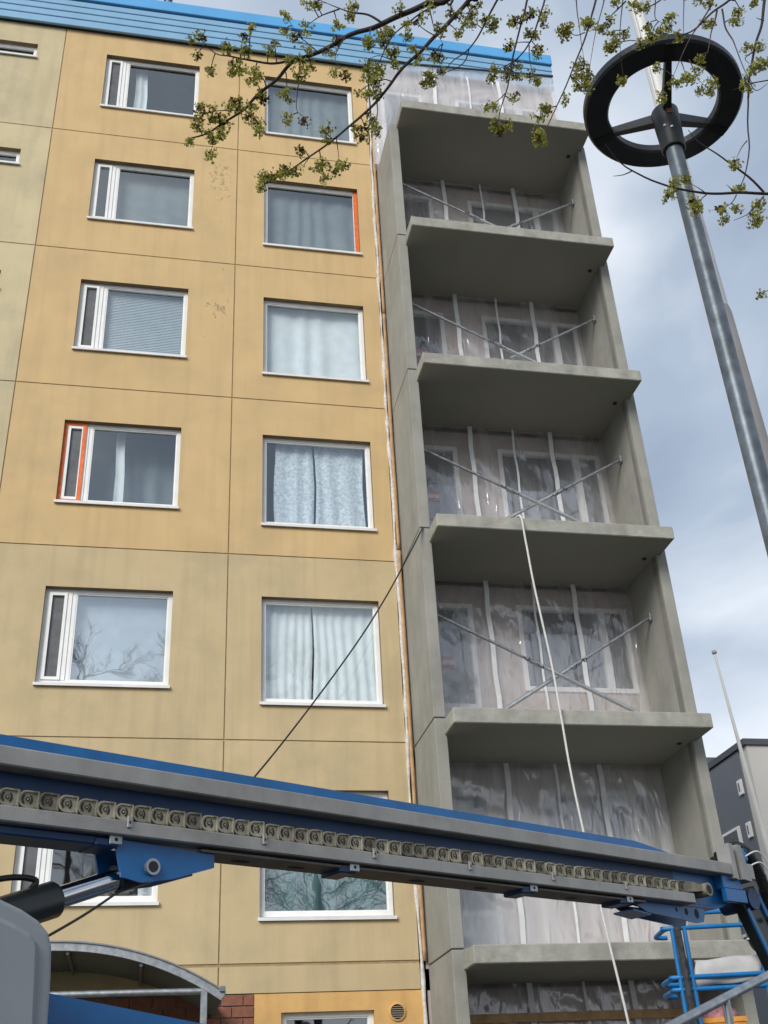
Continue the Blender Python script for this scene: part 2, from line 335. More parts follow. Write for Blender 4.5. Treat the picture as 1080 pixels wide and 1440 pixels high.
for k in range(6):
    zb = ZJ[k]; zt = ZJ[k-1] if k else 20.56
    mm = ['ochre', 'ochre', 'ochre', 'ochre', 'ochre_pale', 'ochre_pale'][k]
    panel('facade_panel', XL+gap, XM-gap, zb+gap, zt-gap, [(A0, A1, zb+AB, zb+AT)], [mm, 'reveal'])
    panel('facade_panel', XM+gap, XR, zb+gap, zt-gap, [(B0, B1, zb+BB, zb+BT)], [mm, 'reveal'])
    panel('facade_panel', -8.0, XL-gap, zb+gap, zt-gap, [(-4.95, -3.745, zb+1.79, zb+2.19)], ['olive', 'reveal'])
    panel('facade_panel', -11.5, -8.0-2*gap, zb+gap, zt-gap, [], ['olive', 'reveal'])
    window(A0, A1, zb+AB, zb+AT, True, gl=['glass','glass','glass','glass','glass_mirror','glass'][k], orange='sash' if k == 3 else None, ventdark=k != 1)
    window(B0, B1, zb+BB, zb+BT, False, gl='glass_teal' if k == 5 else 'glass', orange='right' if k == 1 else None)
    window(-4.95, -3.745, zb+1.79, zb+2.19, False)
panel('facade_panel', XL+gap, XM-gap, 3.46, ZJ[5]-gap-.02, [], ['ochre_pale', 'reveal'])
panel('facade_panel', XM+gap, XR, 3.46, ZJ[5]-gap-.02, [], ['ochre_pale', 'reveal'])
panel('facade_panel', -11.5, XL-gap, 0, ZJ[5]-gap-.02, [], ['olive', 'reveal'])
# sealed joints lie 12 mm back between the panels
s = MB()
for k in range(6): s.box(-11.5, XR, .012, .03, ZJ[k]-.03, ZJ[k]+.012)
for xx in (XL, XM, -8.009): s.box(xx-.012, xx+.012, .0135, .03, 3.5, 20.5)
s.build('joint_sealant', 'sealant', B)
# ground floor: ochre board round a window, brick pier, round vent
panel('ground_floor_panel', .43, XR+.02, 0, 3.452, [(.75, 1.88, 1.7, 3.24)], ['ochre_board', 'ochre_board'], y0=.012)
wg = window(.75, 1.88, 1.7, 3.24, False, y=.09)
v = MB(); cx_, cz_ = 2.16, 3.21
for i in range(24):
    a0, a1 = 2*math.pi*i/24, 2*math.pi*(i+1)/24
    P = lambda r_, a_, y_: (cx_+r_*math.cos(a_), y_, cz_+r_*math.sin(a_))
    v.add([P(.085,a0,-.012),P(.085,a1,-.012),P(.105,a1,-.006),P(.105,a0,-.006)], [(0,1,2,3)]); v.add([P(.105,a0,-.006),P(.105,a1,-.006),P(.105,a1,.012),P(.105,a0,.012)], [(0,1,2,3)]); v.add([P(.085,a0,-.012),P(.085,a1,-.012),P(.085,a1,.01),P(.085,a0,.01)], [(0,1,2,3)])
vo = v.build('air_vent', 'ochre_board', B)
v = MB()
v.add([(cx_+.085*math.cos(2*math.pi*i/20), .009, cz_+.085*math.sin(2*math.pi*i/20)) for i in range(20)], [tuple(range(20))], 1)
for i in range(6):
    z = cz_-.06+i*.024; hw = math.sqrt(max(.083**2-(z-cz_)**2, 0)); v.hexa([(cx_-hw,-.010,z-.008),(cx_+hw,-.010,z-.008),(cx_+hw,.006,z),(cx_-hw,.006,z),(cx_-hw,-.010,z-.004),(cx_+hw,-.010,z-.004),(cx_+hw,.006,z+.005),(cx_-hw,.006,z+.005)])
v.build('louvre', ['vent_grey', 'shadow_gap'], vo)
bw_ = MB(); bw_.box(-3.26, .428, .02, .12, 0, 3.452); bo = bw_.build('ground_floor_wall', 'mortar', B)
bm_ = raw_mesh(MB().bbox(-.127, .127, -.012, .012, -.058, .058, .004, seg=1), 'brick', 'brick')
bh_ = raw_mesh(MB().bbox(-.06, .06, -.012, .012, -.058, .058, .004, seg=1), 'brick_half', 'brick')
nb = 0; row = 0; z = 3.452-.066
while z > 2.2:
    x = .428-.129 if row % 2 else .428-.062
    first = True
    while x > -3.1:
        half = first and row % 2 == 0
        inst('brick', bh_ if half else bm_, bo, (x, .012+random.uniform(-.002, .002), z)); nb += 1
        x -= (.06+.127+.010) if half else .264; first = False
    z -= .128; row += 1
# entrance door under the canopy
d = MB(); frame_mb(d, -1.6, -.45, 0, 2.35, .07, -.02, .02); do = d.build('entrance_door', 'metal_grey', B)
d = MB(); d.box(-1.53, -.52, -.008, .012, .07, 2.28); d.build('door_leaf', 'dark_pane', do)
# blue profiled roof edge
prof = [20.5, 20.71, 20.90, 21.08, 21.25]
for i in range(4):
    p = MB(); z0_, z1_ = prof[i]+.011, prof[i+1]-.004
    p.prism([(-.098, z0_+.004), (-.105, z0_+.012), (-.104, z1_-.012), (-.085, z1_), (-.06, z1_), (-.06, z0_+.004)], lambda a, b, w_: (w_, a, b), -11.5, 6.42+.01*i)
    p.build('fascia_board', 'roof_blue', B)
p = MB(); p.box(-11.5, 6.40, -.075, .3, 20.52, 21.25); p.build('fascia_backing', 'shadow_gap', B)
p = MB(); p.bbox(-11.5, 6.47, -.145, 1.5, 21.275, 21.57, .02); p.build('roof_coping', 'roof_blue_cap', B)
p = MB(); p.bbox(-11.4, 6.38, .0, 11.6, 20.6, 21.2, .01); p.build('roof_slab', 'concrete', B)
p = MB(); p.tube([(-1.465,.6,21.5),(-1.465,.6,22.6)], .06, 12); p.tube([(-1.465,.6,22.6),(-1.465,.6,22.68)], .09, 12); p.build('vent_pipe', 'metal_grey', B)
# body behind the facade
p = MB(); p.box(-11.45, 6.34, 1.6, 11.5, 0, 20.6); p.build('building_core', 'interior', B)
for k in range(7):
    z = (ZJ[k] if k < 6 else .6)
    p = MB(); p.box(-11.4, 6.32, .16, 1.61, z-.12, z+.10); p.build('floor_slab', 'interior', B)
p = MB(); p.box(6.26, 6.38, .13, 11.5, 0, 20.5); p.box(-11.52, -11.45, .13, 11.5, 0, 20.5); p.build('end_wall', 'ochre_board', B)
for xx in (-3.3, -.02, 2.55):
    p = MB(); p.box(xx, xx+.1, .14, 1.61, .5, 20.5); p.build('partition_wall', 'interior', B)
# balcony back walls with a door and a window each
DX0, DX1, WX0, WX1 = 2.75, 3.61, 4.29, 6.04
for k in range(-1, 6):
    zf = ZJ[k+1]-.096+.002 if k < 5 else .15         # floor level of the balcony
    zc = (ZJ[k]-.296 if k >= 0 else 20.5)
    zd, zw0, zw1 = zf+2.245, zf+.90, zf+2.26
    if k == 5: zd, zw0, zw1 = zf+2.2, zf+.9, zf+2.2
    panel('balcony_back_wall', 2.56, 6.24, zf-.25, zc+.2, [(DX0, DX1, zf+.12, zd), (WX0, WX1, zw0, zw1)], ['insul_brown', 'insul_brown'], y0=.03, th=.12)
    f_ = MB(); frame_mb(f_, DX0, DX1, zf+.12, zd, .075, .0, .09); f_.box(DX0+.075, DX1-.075, .004, .085, zf+.6, zf+.68); dd = f_.build('balcony_door', 'white_frame', B)
    pane_obj(DX0+.075, DX1-.075, zf+.68, zd-.075, .05, dd)
    pm = MB(); pm.box(DX0+.075, DX1-.075, .03, .06, zf+.195, zf+.6); pm.build('door_panel', 'white_sill', dd)
    if k >= 0:
        st = MB(); zz = zf+1.22
        st.box(DX0+.16, DX0+.52, .042, .046, zz, zz+.06, 0); st.box(DX0+.16, DX0+.52, .042, .046, zz+.06, zz+.13, 1); st.box(DX0+.16, DX0+.52, .042, .046, zz+.13, zz+.19, 0)
        st.build('warning_sticker', ['red_label', 'white_sill'], dd)
        hd = MB(); hd.box(DX1-.06, DX1-.03, -.02, .0, zf+.95, zf+1.1); hd.tube([(DX1-.045,-.03,zf+1.05),(DX1-.15,-.035,zf+1.05)], .01, 6); hd.build('door_handle', 'galv_bright', dd)
    f_ = MB(); frame_mb(f_, WX0, WX1, zw0, zw1, .07, .0, .09); f_.box(WX1-.47, WX1-.36, .002, .088, zw0+.07, zw1-.07); ww = f_.build('window', 'white_frame', B)
    pane_obj(WX0+.07, WX1-.47, zw0+.07, zw1-.07, .05, ww); pane_obj(WX1-.36, WX1-.07, zw0+.07, zw1-.07, .05, ww, 'dark_pane' if k > 0 else 'glass', 'airing_panel')

# ------------------------------------------------------------------ balcony tower of precast elements
TW = empty('balcony_tower', (4.4, -.6, 0), 'bare grey precast concrete balcony stack fixed to the building end', 'balcony')
LX0, LX1, RX0, RX1, YW, YF, YB = 2.587, 2.745, 6.106, 6.258, -1.166, -1.64, -.005
for k in range(6):
    zt = ZJ[k]-.096
    s = MB(); bm = bmesh.new()
    s.bbox(2.711, 6.19, YF, YB, zt-.202, zt, .012, seg=1); so = s.build('balcony_slab', ['concrete_slab', 'concrete_soffit'], TW)
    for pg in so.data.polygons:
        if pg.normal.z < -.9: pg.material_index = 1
    for xx in (5.98,):
        dr = MB(); dr.tube([(xx, -1.02, zt-.215), (xx, -1.02, zt-.2)], .035, 12); dr.build('drain_hole', 'shadow_gap', TW)
    # side walls below the slab
    z1 = ZJ[k]-.063-.007; z0_ = ZJ[k+1]-.063+.007 if k < 5 else -.2
    if k == 0: z1 = ZJ[0]-.18
    for (a, b) in ((LX0, LX1), (RX0, RX1)):
        q = MB(); q.bbox(a, b, YW, YB+.01, z0_, z1, .008, seg=1); q.build('side_wall', 'concrete', TW)
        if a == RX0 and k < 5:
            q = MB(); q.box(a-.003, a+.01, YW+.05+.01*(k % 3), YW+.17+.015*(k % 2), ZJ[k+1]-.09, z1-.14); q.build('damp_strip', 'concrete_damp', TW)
        if k: q = MB(); q.box(a+.012, b-.012, YW+.012, YB, z1, z1+.014); q.build('bearing_joint', 'shadow_gap', TW)

# plastic sheeting in every balcony
SHEET_LABELS = ['clear builder plastic taped over the top opening under the blue roof edge', 'clear plastic sheet across the highest covered balcony', 'clear plastic sheet in the second covered balcony from the roof',
    'clear plastic sheet in the third covered balcony from the roof', 'clear plastic sheet behind crossed props where the white rope hangs', 'clear plastic sheet in the balcony just above the blue boom', 'dusty plastic sheet hung in the ground floor balcony opening']
def sheet(k):
    zf = ZJ[k+1]-.096 if k < 5 else .1
    zc = ZJ[k]-.300 if k >= 0 else 20.47
    x0, x1 = (LX1+.004, RX0-.004) if k >= 0 else (2.52, 6.40)
    y = -.07 if k >= 0 else -.125
    n_, m_ = 64, 56; mb = MB(); vs_ = []
    for j in range(m_+1):
        for i in range(n_+1):
            x = x0+(x1-x0)*i/n_; zc_ = zc if k >= 0 else 20.60+.075*(x-2.9); z = zf+(zc_-zf)*j/m_
            a = noise.noise(Vector((x*2.2+z*1.6, k*7.3, z*2.1-x*.7)))*.6+noise.noise(Vector((x*6+z*4.5, k*3.1, z*3)))*.28+abs(noise.noise(Vector((x*1.1-z*1.9, 4+k, z*1.3+x))))*.5
            b = math.sin(x*7+z*5+a*6)*.006
            if k == -1:       # folds gathered towards the upper right corner
                an = math.atan2(z-20.4, x-5.5); b += math.sin(an*26)*.012*min(1, math.hypot(z-20.4, x-5.5))
            edge = min(1, (zc_-z)/.15, (z-zf+.05)/.1)
            vs_.append((x, y-.03*max(a, -.3)*max(edge, .1)+b*edge-.012, z))
    fs = [(j*(n_+1)+i, j*(n_+1)+i+1, (j+1)*(n_+1)+i+1, (j+1)*(n_+1)+i) for j in range(m_) for i in range(n_)]
    mb.add(vs_, fs, 0, True); off = Vector(((x0+x1)/2, y, zf))
    o = mb.build('plastic_sheet', 'plastic_milky' if k in (-1, 4) else 'plastic', off=off)
    tag(o, SHEET_LABELS[k+1], 'plastic sheet')
    for xx, wd in ((3.78, .072), (4.52, .035), (5.15, .072)):
        t = MB(); jit = random.uniform(-.03, .03); rows = 14; vv = []
        for r_ in range(rows+1):
            z = zf+(zc-.01-zf)*r_/rows; dx = jit*(r_/rows-.5)+.008*math.sin(r_*1.3+k)
            for sx in (0, 1): vv.append((xx+dx+sx*wd, y-.062-.006*math.sin(r_*2.1), z))
        t.add(vv, [(2*r_, 2*r_+1, 2*r_+3, 2*r_+2) for r_ in range(rows)], 0, True)
        t.build('tape_strip', 'tape_white', o)
for k in range(-1, 6): sheet(k)
tp = MB(); tp.hexa([(2.52,-.175,20.56),(6.42,-.175,20.85),(6.42,-.15,20.85),(2.52,-.15,20.56),(2.52,-.175,20.60),(6.42,-.175,20.89),(6.42,-.15,20.89),(2.52,-.15,20.60)]); tag(tp.build('fixing_batten', 'chain_dark', off=Vector((4.4,-.16,20.7))), 'dark batten clamping the plastic to the blue roof edge', 'batten')

tb = MB(); tb.bbox(LX1+.01, RX0-.01, -.20, -.15, 3.03, 3.13, .006, seg=1); tag(tb.build('timber_board', 'wood', off=Vector((4.4,-.17,3.03))), 'timber board across the dusty ground floor balcony opening', 'board')
# adjustable steel props bracing each balcony
FL = ['highest covered balcony', 'second covered balcony from the roof', 'third covered balcony from the roof', 'balcony crossed by the white rope', 'balcony just above the blue boom']
def prop(p0, p1, frac, label):
    p0, p1 = Vector(p0), Vector(p1); c = p0.lerp(p1, frac); root = empty('adjustable_prop', p1, label, 'prop', 'galvanised props bracing the balconies')
    mb = MB(); mb.tube([p0, c], .021, 10); mb.build('inner_tube', 'galvanised', root)
    mb = MB(); mb.tube([c, p1], .029, 10); mb.build('outer_tube', 'galv_bright', root)
    dr = (p1-p0).normalized(); mb = MB(); mb.tube([c-dr*.07, c+dr*.07], .036, 12); mb.build('collar', 'galvanised', root)
    mb = MB(); side = Vector((0,-1,0)); dn = Vector((0,0,-1))
    mb.tube([c-dr*.10, c-dr*.10+side*.06, c-dr*.12+side*.06+dn*.05, c-dr*.15+side*.05+dn*.06, c-dr*.17+side*.05+dn*.02], .007, 6)
    mb.tube([c+dr*.02+side*.03, c+dr*.03+side*.06+dn*.06, c+dr*.10+side*.06+dn*.06, c+dr*.12+side*.03], .006, 6); mb.build('pin_hook', 'black_rubber', root)
    for q, s_ in ((p0, 1), (p1, -1)):
        mb = MB(); mb.bbox(q.x-.02, q.x+.02, q.y-.05, q.y+.05, q.z-.06, q.z+.06, .006, seg=1); mb.build('end_plate', 'galvanised', root)
    mb = MB(); n_ = 9
    for i in range(1, n_): 
        q = p0.lerp(c, i/n_); mb.tube([q+Vector((0,-.0222,0)), q+Vector((0,-.0205,0))], .007, 6)
    mb.build('pin_hole', 'shadow_gap', root)
for k in range(4):
    zf = ZJ[k+1]-.096; j = random.uniform(-.05, .05)
    prop((LX1+.02, -.78, zf+1.68+j), (6.05, -.78, zf+.07), .43+random.uniform(-.03, .03), f'steel prop from the wall beside the ochre facade, {FL[k]}')
    prop((RX0-.02, -.64, zf+1.80+j), (3.25, -.64, zf+.07), .42+random.uniform(-.03, .03), f'steel prop from the outermost concrete wall, {FL[k]}')

# timber and insulation along the cut facade edge
def strip(name, x0, x1, y0, y1, z0, z1, m_, label, cat, wob=.0, n_=40):
    mb = MB(); vs_ = []; fs = []
    for i in range(n_+1):
        z = z0+(z1-z0)*i/n_; dx = noise.noise(Vector((z*1.1, x0*9, 0)))*wob; dw = noise.noise(Vector((z*3.1, x0*5, 3)))*wob*.7; dy = noise.noise(Vector((z*4, 7, x0)))*wob
        vs_ += [(x0+dx-dw, y0+dy, z), (x1+dx+dw, y0+dy*.5, z), (x1+dx+dw, y1, z), (x0+dx-dw, y1, z)]
        if i: o_ = 4*(i-1); fs += [(o_+j, o_+(j+1) % 4, o_+4+(j+1) % 4, o_+4+j) for j in range(4)]
    fs += [(3,2,1,0), tuple(range(4*n_, 4*n_+4))]; mb.add(vs_, fs, 0, wob > 0)
    return tag(mb.build(name, m_, off=Vector(((x0+x1)/2, (y0+y1)/2, z0))), label, cat)
strip('timber_batten', 2.522, 2.566, -.035, .03, 14.2, 18.5, 'wood', 'topmost timber batten along the cut edge of the ochre facade', 'batten', .006)
strip('timber_batten', 2.518, 2.563, -.035, .03, 9.6, 14.17, 'wood', 'middle timber batten along the cut edge of the ochre facade', 'batten', .006)
strip('timber_batten', 2.515, 2.560, -.035, .03, 3.78, 9.57, 'wood', 'lowest timber batten along the cut edge of the ochre facade', 'batten', .006)
strip('insulation_strip', 2.474, 2.514, -.016, .12, .1, 20.4, 'wool_white', 'white crumpled insulation strip between facade edge and battens', 'insulation', .034, 220)
strip('timber_post', 6.27, 6.35, -.10, -.03, 17.7, 20.3, 'wood', 'raw timber post at the plastic sheet edge under the roof', 'post')

# ------------------------------------------------------------------ curtains and blinds
FLOORS = ['top floor', 'second highest floor', 'third floor below the roof', 'fourth floor below the roof', 'fifth floor below the roof', 'floor behind the boom']
def curtain(x0, x1, z0, z1, y, m_, label, amp=.03, freq=30, name='curtain', group=None):
    n_ = max(10, int((x1-x0)*60)); mb = MB(); vs_ = []
    for j in range(5):
        z = z0+(z1-z0)*j/4
        for i in range(n_+1):
            x = x0+(x1-x0)*i/n_; vs_.append((x+.02*math.sin(j*1.3+x*4), y+amp*math.sin(x*freq+math.sin(x*5)*1.6+j*.15)*(1-.12*j), z))
    mb.add(vs_, [(j*(n_+1)+i, j*(n_+1)+i+1, (j+1)*(n_+1)+i+1, (j+1)*(n_+1)+i) for j in range(4) for i in range(n_)], 0, True)
    return tag(mb.build(name, m_, off=Vector(((x0+x1)/2, y, z0))), label, 'curtain', group)
def fz(k): return ZJ[k]+.6, ZJ[k]+2.3
for k in range(6):
    a, b = fz(k)
    if k == 0:
        curtain(-1.95, -1.72, a, b, .30, 'curtain', 'narrow white curtain hanging in a dark top floor window with airing sash', .03, 45)
        curtain(.45, 2.25, a-.1, b, .28, 'curtain_grey', 'grey sheer curtain in the top floor window without airing sash', .02, 26)
    elif k == 1:
        curtain(-2.15, -.7, a, b, .30, 'curtain_grey', 'plain grey curtain in the second highest window with pale airing sash', .008, 12)
        curtain(.45, 2.25, a-.1, b, .28, 'curtain_grey', 'grey sheer curtain behind the window with orange taped jamb', .025, 22)
    elif k == 2:
        curtain(.45, 2.25, a-.1, b, .26, 'curtain', 'white folded curtain, third floor below the roof', .022, 15)
    elif k == 3:
        curtain(-1.72, -1.58, a, b, .34, 'curtain', 'single white curtain strip beside the orange taped airing sash', .02, 40)
        curtain(.70, 1.30, a-.1, b-.02, .24, 'curtain_lace', 'lace curtain panel nearer the panel joint, fourth floor below the roof', .02, 24)
        curtain(1.33, 2.10, a-.1, b-.02, .24, 'curtain_lace', 'lace curtain panel nearer the concrete tower, fourth floor below the roof', .02, 26)
    elif k == 4:
        curtain(-2.15, -.7, a, b, .26, 'curtain', 'plain white blind added behind a window to stand for bright sky reflection', .004, 9)  # blind added for brightness, in place of the sky mirrored in the glass
        curtain(.45, 1.225, a-.1, b, .24, 'curtain', 'white curtain nearer the panel joint, window crossed by the black cable', .016, 52)
        curtain(1.25, 2.25, a-.1, b, .24, 'curtain', 'white curtain nearer the concrete tower, window crossed by the black cable', .016, 47)
    else:
        curtain(-1.0, -.72, a, b, .3, 'curtain', 'short white curtain in the window behind the boom cylinder', .03, 30)
        curtain(.45, 2.25, a-.1, b, .30, 'curtain_grey', 'teal looking sheer curtain in the window just under the boom', .03, 19)
curtain(-2.15, -.72, ZJ[3]+.6, ZJ[3]+2.3, .62, 'curtain_grey', 'dim grey curtain added to lighten the pane of the orange taped window', .03, 14)  # added so the pane reads lighter than the dark room behind
mb = MB()
for i in range(44):
    z = ZJ[2]+.72+i*.033; mb.hexa([(-2.15,.200,z),(-.72,.200,z),(-.72,.212,z+.036),(-2.15,.212,z+.036),(-2.15,.198,z+.001),(-.72,.198,z+.001),(-.72,.210,z+.037),(-2.15,.210,z+.037)])
tag(mb.build('venetian_blind', 'blind', off=Vector((-1.43,.25,ZJ[2]+.7))), 'pale blue slatted blind closed behind a third floor window', 'blind')

# ------------------------------------------------------------------ entrance canopy
CN = empty('entrance_canopy', (-1.8, -.9, 0), 'grey metal barrel vault canopy above the brick entrance', 'canopy')
YC = -1.5
cxn, rad, hw = -1.83, 3.30, 1.815
def arc(r_, n_=24, t0=-1, t1=1):
    am = math.asin(hw/rad); zc = 3.82-rad
    return [(cxn+r_*math.sin(am*(t0+(t1-t0)*i/n_)), zc+r_*math.cos(am*(t0+(t1-t0)*i/n_))) for i in range(n_+1)]
for nm, r0, r1, y0, y1, m_ in (('roof_sheet', rad-.004, rad+.012, YC-.02, -.02, 'metal_grey'), ('edge_beam', rad-.085, rad-.006, YC, YC+.05, 'galvanised'), ('ceiling_lining', rad-.075, rad-.055, YC+.05, -.02, 'interior')):
    a, b = arc(r0), arc(r1); mb = MB()
    for i in range(24):
        P = [a[i], a[i+1], b[i+1], b[i]]
        mb.hexa([(P[0][0],y0,P[0][1]),(P[1][0],y0,P[1][1]),(P[1][0],y1,P[1][1]),(P[0][0],y1,P[0][1]),(P[3][0],y0,P[3][1]),(P[2][0],y0,P[2][1]),(P[2][0],y1,P[2][1]),(P[3][0],y1,P[3][1])])
    mb.build(nm, m_, CN)
for q in (-.42, .08, .5):
    am = math.asin(hw/rad)*q; x = cxn+(rad-.1)*math.sin(am); z = 3.82-rad+(rad-.1)*math.cos(am)
    mb = MB(); mb.tube([(x, YC+.05, z), (x, -.02, z)], .02, 8); mb.build('purlin', 'metal_grey', CN)
mb = MB(); mb.tube([(-3.4, YC+.04, 3.305), (-.2, YC+.04, 3.305)], .035, 12); mb.build('tie_tube', 'galvanised', CN)
for x in (-.24, -3.40):
    mb = MB(); mb.bbox(x-.035, x+.035, YC+.005, YC+.075, 0, 3.34, .006, seg=1); mb.build('post', 'galvanised', CN)
mb = MB(); mb.bbox(-.08, -.02, YC-.03, -.03, 3.285, 3.345, .008, seg=1); mb.build('gutter', 'metal_grey', CN)

# ------------------------------------------------------------------ rope and cable
def smooth_path(P, n_=8):
    P = [Vector(p) for p in P]; out_ = []
    for i in range(len(P)-1):
        a, b, c, d = P[max(i-1,0)], P[i], P[i+1], P[min(i+2,len(P)-1)]
        for j in range(n_):
            t = j/n_; out_.append(.5*((2*b)+(c-a)*t+(2*a-5*b+4*c-d)*t*t+(3*b-a-3*c+d)*t**3))
    return out_+[P[-1]]
rp = smooth_path([(3.87,-1.2,9.32),(3.905,-1.655,9.315),(3.93,-1.69,8.9),(3.965,-1.7,8.2),(4.06,-1.7,7.12),(4.092,-1.71,6.35),(4.12,-1.74,5.45),(4.262,-1.75,3.875),(4.37,-1.76,2.83),(4.46,-1.78,1.5),(4.55,-1.8,.03)])
mb = MB(); mb.tube(rp, .0145, 8); tag(mb.build('rope', 'rope', off=Vector((4.55,-1.8,0))), 'white rope hanging down in front of the concrete balconies', 'rope')
cb = smooth_path([(2.63,-1.18,9.32),(1.95,-1.6,8.0),(1.259,-2.0,6.856),(.147,-3.0,5.173),(-.55,-3.8,4.31),(-1.144,-4.5,3.689),(-1.581,-5.2,3.249),(-2.4,-6.2,2.6),(-3.4,-7.2,1.9),(-4.6,-8,.02)])
mb = MB(); mb.tube(cb, .011, 6); tag(mb.build('cable', 'cable', off=Vector((-4.6,-8,0))), 'thin black cable slanting from the concrete tower across the facade', 'cable')

# ------------------------------------------------------------------ boom lift
P0 = Vector((-1.52992, -9.66305, 2.99531)); el = math.atan(.01848+.009)
hd_ = Vector((0.86096, 0.50868, 0)).normalized(); bu = (hd_*math.cos(el)+Vector((0,0,math.sin(el)))).normalized()
bn = Vector((0.50868, -0.86096, 0)).normalized(); bv = bn.cross(bu)
def bw(u, w_, v_): return P0+bu*u+bn*w_+bv*v_
BL = empty('boom_lift', (P0.x-1.2, P0.y-.7, 0), 'blue boom lift with grey rails and a dusty cable chain', 'boom lift')
def bbx(mb, u0, u1, w0, w1, v0, v1, mi=0, b=.006):
    t = MB(); t.bbox(u0, u1, w0, w1, v0, v1, b, seg=1); return mb.add([bw(*p) for p in t.v], t.f, mi)
fuv = lambda a, b, w_: bw(a, w_, b)
mb = MB(); mb.prism([(-2.6,-.085),(5.3,-.085),(5.3,.19),(4.5,.285),(-2.6,.285)], fuv, -.30, -.09); boom = mb.build('boom', 'boom_blue', BL)
mb = MB(); bbx(mb, -2.5, 5.46, -.085, .012, .122, .205); mb.build('upper_rail', 'boom_rail', BL)
mb = MB(); bbx(mb, -2.5, 4.85, -.089, -.080, -.06, .15, b=.002); mb.build('recess_shade_plate', 'boom_navy_shade', BL)  # dark plate added to paint in the shade of the chain recess
mb = MB(); bbx(mb, -2.5, 4.93, -.085, .010, -.108, -.042); mb.build('lower_rail', 'boom_rail', BL)
mb = MB(); bbx(mb, 1.0, 4.4, -.19, -.02, -.132, -.119, b=.002); up_ = mb.build('bottom_plate', 'boom_under', BL)
for u in (1.28, 1.62, 2.45, 2.95, 3.75):
    mb = MB(); mb.add([bw(u+.055*math.cos(a*math.pi/8), -.11+.022*math.sin(a*math.pi/8), -.1335) for a in range(16)], [tuple(range(16))]); mb.build('slot', 'shadow_gap', up_)
mb = MB(); bbx(mb, -2.5, .56, -.19, -.03, -.150, -.112); mb.build('bottom_box', 'boom_navy_shade', BL)  # blue underside, its shade put into the colour
for u in (.55, 1.92, 3.30, 4.22):
    mb = MB(); bbx(mb, u-.09, u+.02, -.18, -.02, -.155, -.118); br = mb.build('rail_bracket', 'boom_navy_shade', BL)
    mb = MB(); bbx(mb, u-.028, u+.035, -.022, -.012, -.145, -.103, b=.003); mb.build('bracket_plate', 'galvanised', br)
    mb = MB(); mb.add([bw(u+.004+.009*math.cos(a*math.pi/5), -.0115, -.124+.009*math.sin(a*math.pi/5)) for a in range(10)], [tuple(range(10))]); mb.build('bolt_hole', 'shadow_gap', br)
for u in (.60, 1.335, 2.04, 2.75, 3.46, 4.17):
    mb = MB(); bbx(mb, u-.012, u+.012, .008, .02, -.075, -.025, b=.003); cl_ = mb.build('chain_clip', 'boom_rail', BL)
    mb = MB(); mb.add([bw(u+.005*math.cos(a*math.pi/4), .0205, -.052+.008*math.sin(a*math.pi/4)) for a in range(8)], [tuple(range(8))]); mb.build('bolt_hole', 'shadow_gap', cl_)
# cable chain: one link mesh, shared
lk = MB(); hh = .037
def lp(r_, x0, x1): return [(x0+r_*math.cos(a), r_*math.sin(a)) for a in [math.pi/2+math.pi*i/8 for i in range(9)]]+[(x1, -r_), (x1, r_)]
F3 = lambda a, b, w_: (a, -w_, b)
lk.prism(lp(hh, .03, .092), F3, -.05, -.004)
outer, inner = lp(hh, .03, .086), lp(hh-.007, .031, .08)
nO = len(outer)
lk.add([F3(a, b, .003) for a, b in outer]+[F3(a, b, .003) for a, b in inner]+[F3(a, b, -.004) for a, b in outer]+[F3(a, b, -.004) for a, b in inner],
    [(i, (i+1) % nO, nO+(i+1) % nO, nO+i) for i in range(nO)]+[(i, 2*nO+i, 2*nO+(i+1) % nO, (i+1) % nO) for i in range(nO)]+[(nO+i, nO+(i+1) % nO, 3*nO+(i+1) % nO, 3*nO+i) for i in range(nO)])
circ = lambda x_, z_, r_, w_, n_=10: [F3(x_+r_*math.cos(2*math.pi*i/n_), z_+r_*math.sin(2*math.pi*i/n_), w_) for i in range(n_)]
lk.add(circ(.036, 0, .0105, .0015), [tuple(range(10))], 1); lk.add(circ(.036, 0, .005, .003, 8), [tuple(range(8))], 0)
for s_ in (-1, 1):
    aa = [(.5 if s_ > 0 else .5)*0+(-55+110*i/6)*math.pi/180 for i in range(7)]
    ri, ro = .017, .0255
    lk.add([F3(.036+s_*ri*math.cos(a), ri*math.sin(a), -.0025) for a in aa]+[F3(.036+s_*ro*math.cos(a), ro*math.sin(a), -.0025) for a in aa], [(i, i+1, i+8, i+7) for i in range(6)], 1)
for zz in (.0335, -.0335):
    for xx in (.062, .069, .076): lk.add([F3(xx, zz-.0018, .0036), F3(xx+.004, zz-.0018, .0036), F3(xx+.004, zz+.0018, .0036), F3(xx, zz+.0018, .0036)], [(0,1,2,3)], 1)
LMS = [raw_mesh(lk, 'chain_link', [q_, 'chain_dark']) for q_ in ('chain_dust', 'chain_dust', 'chain_dust_b', 'chain_dust_c')]
mrot = Matrix((bu, -bn, bv)).transposed()
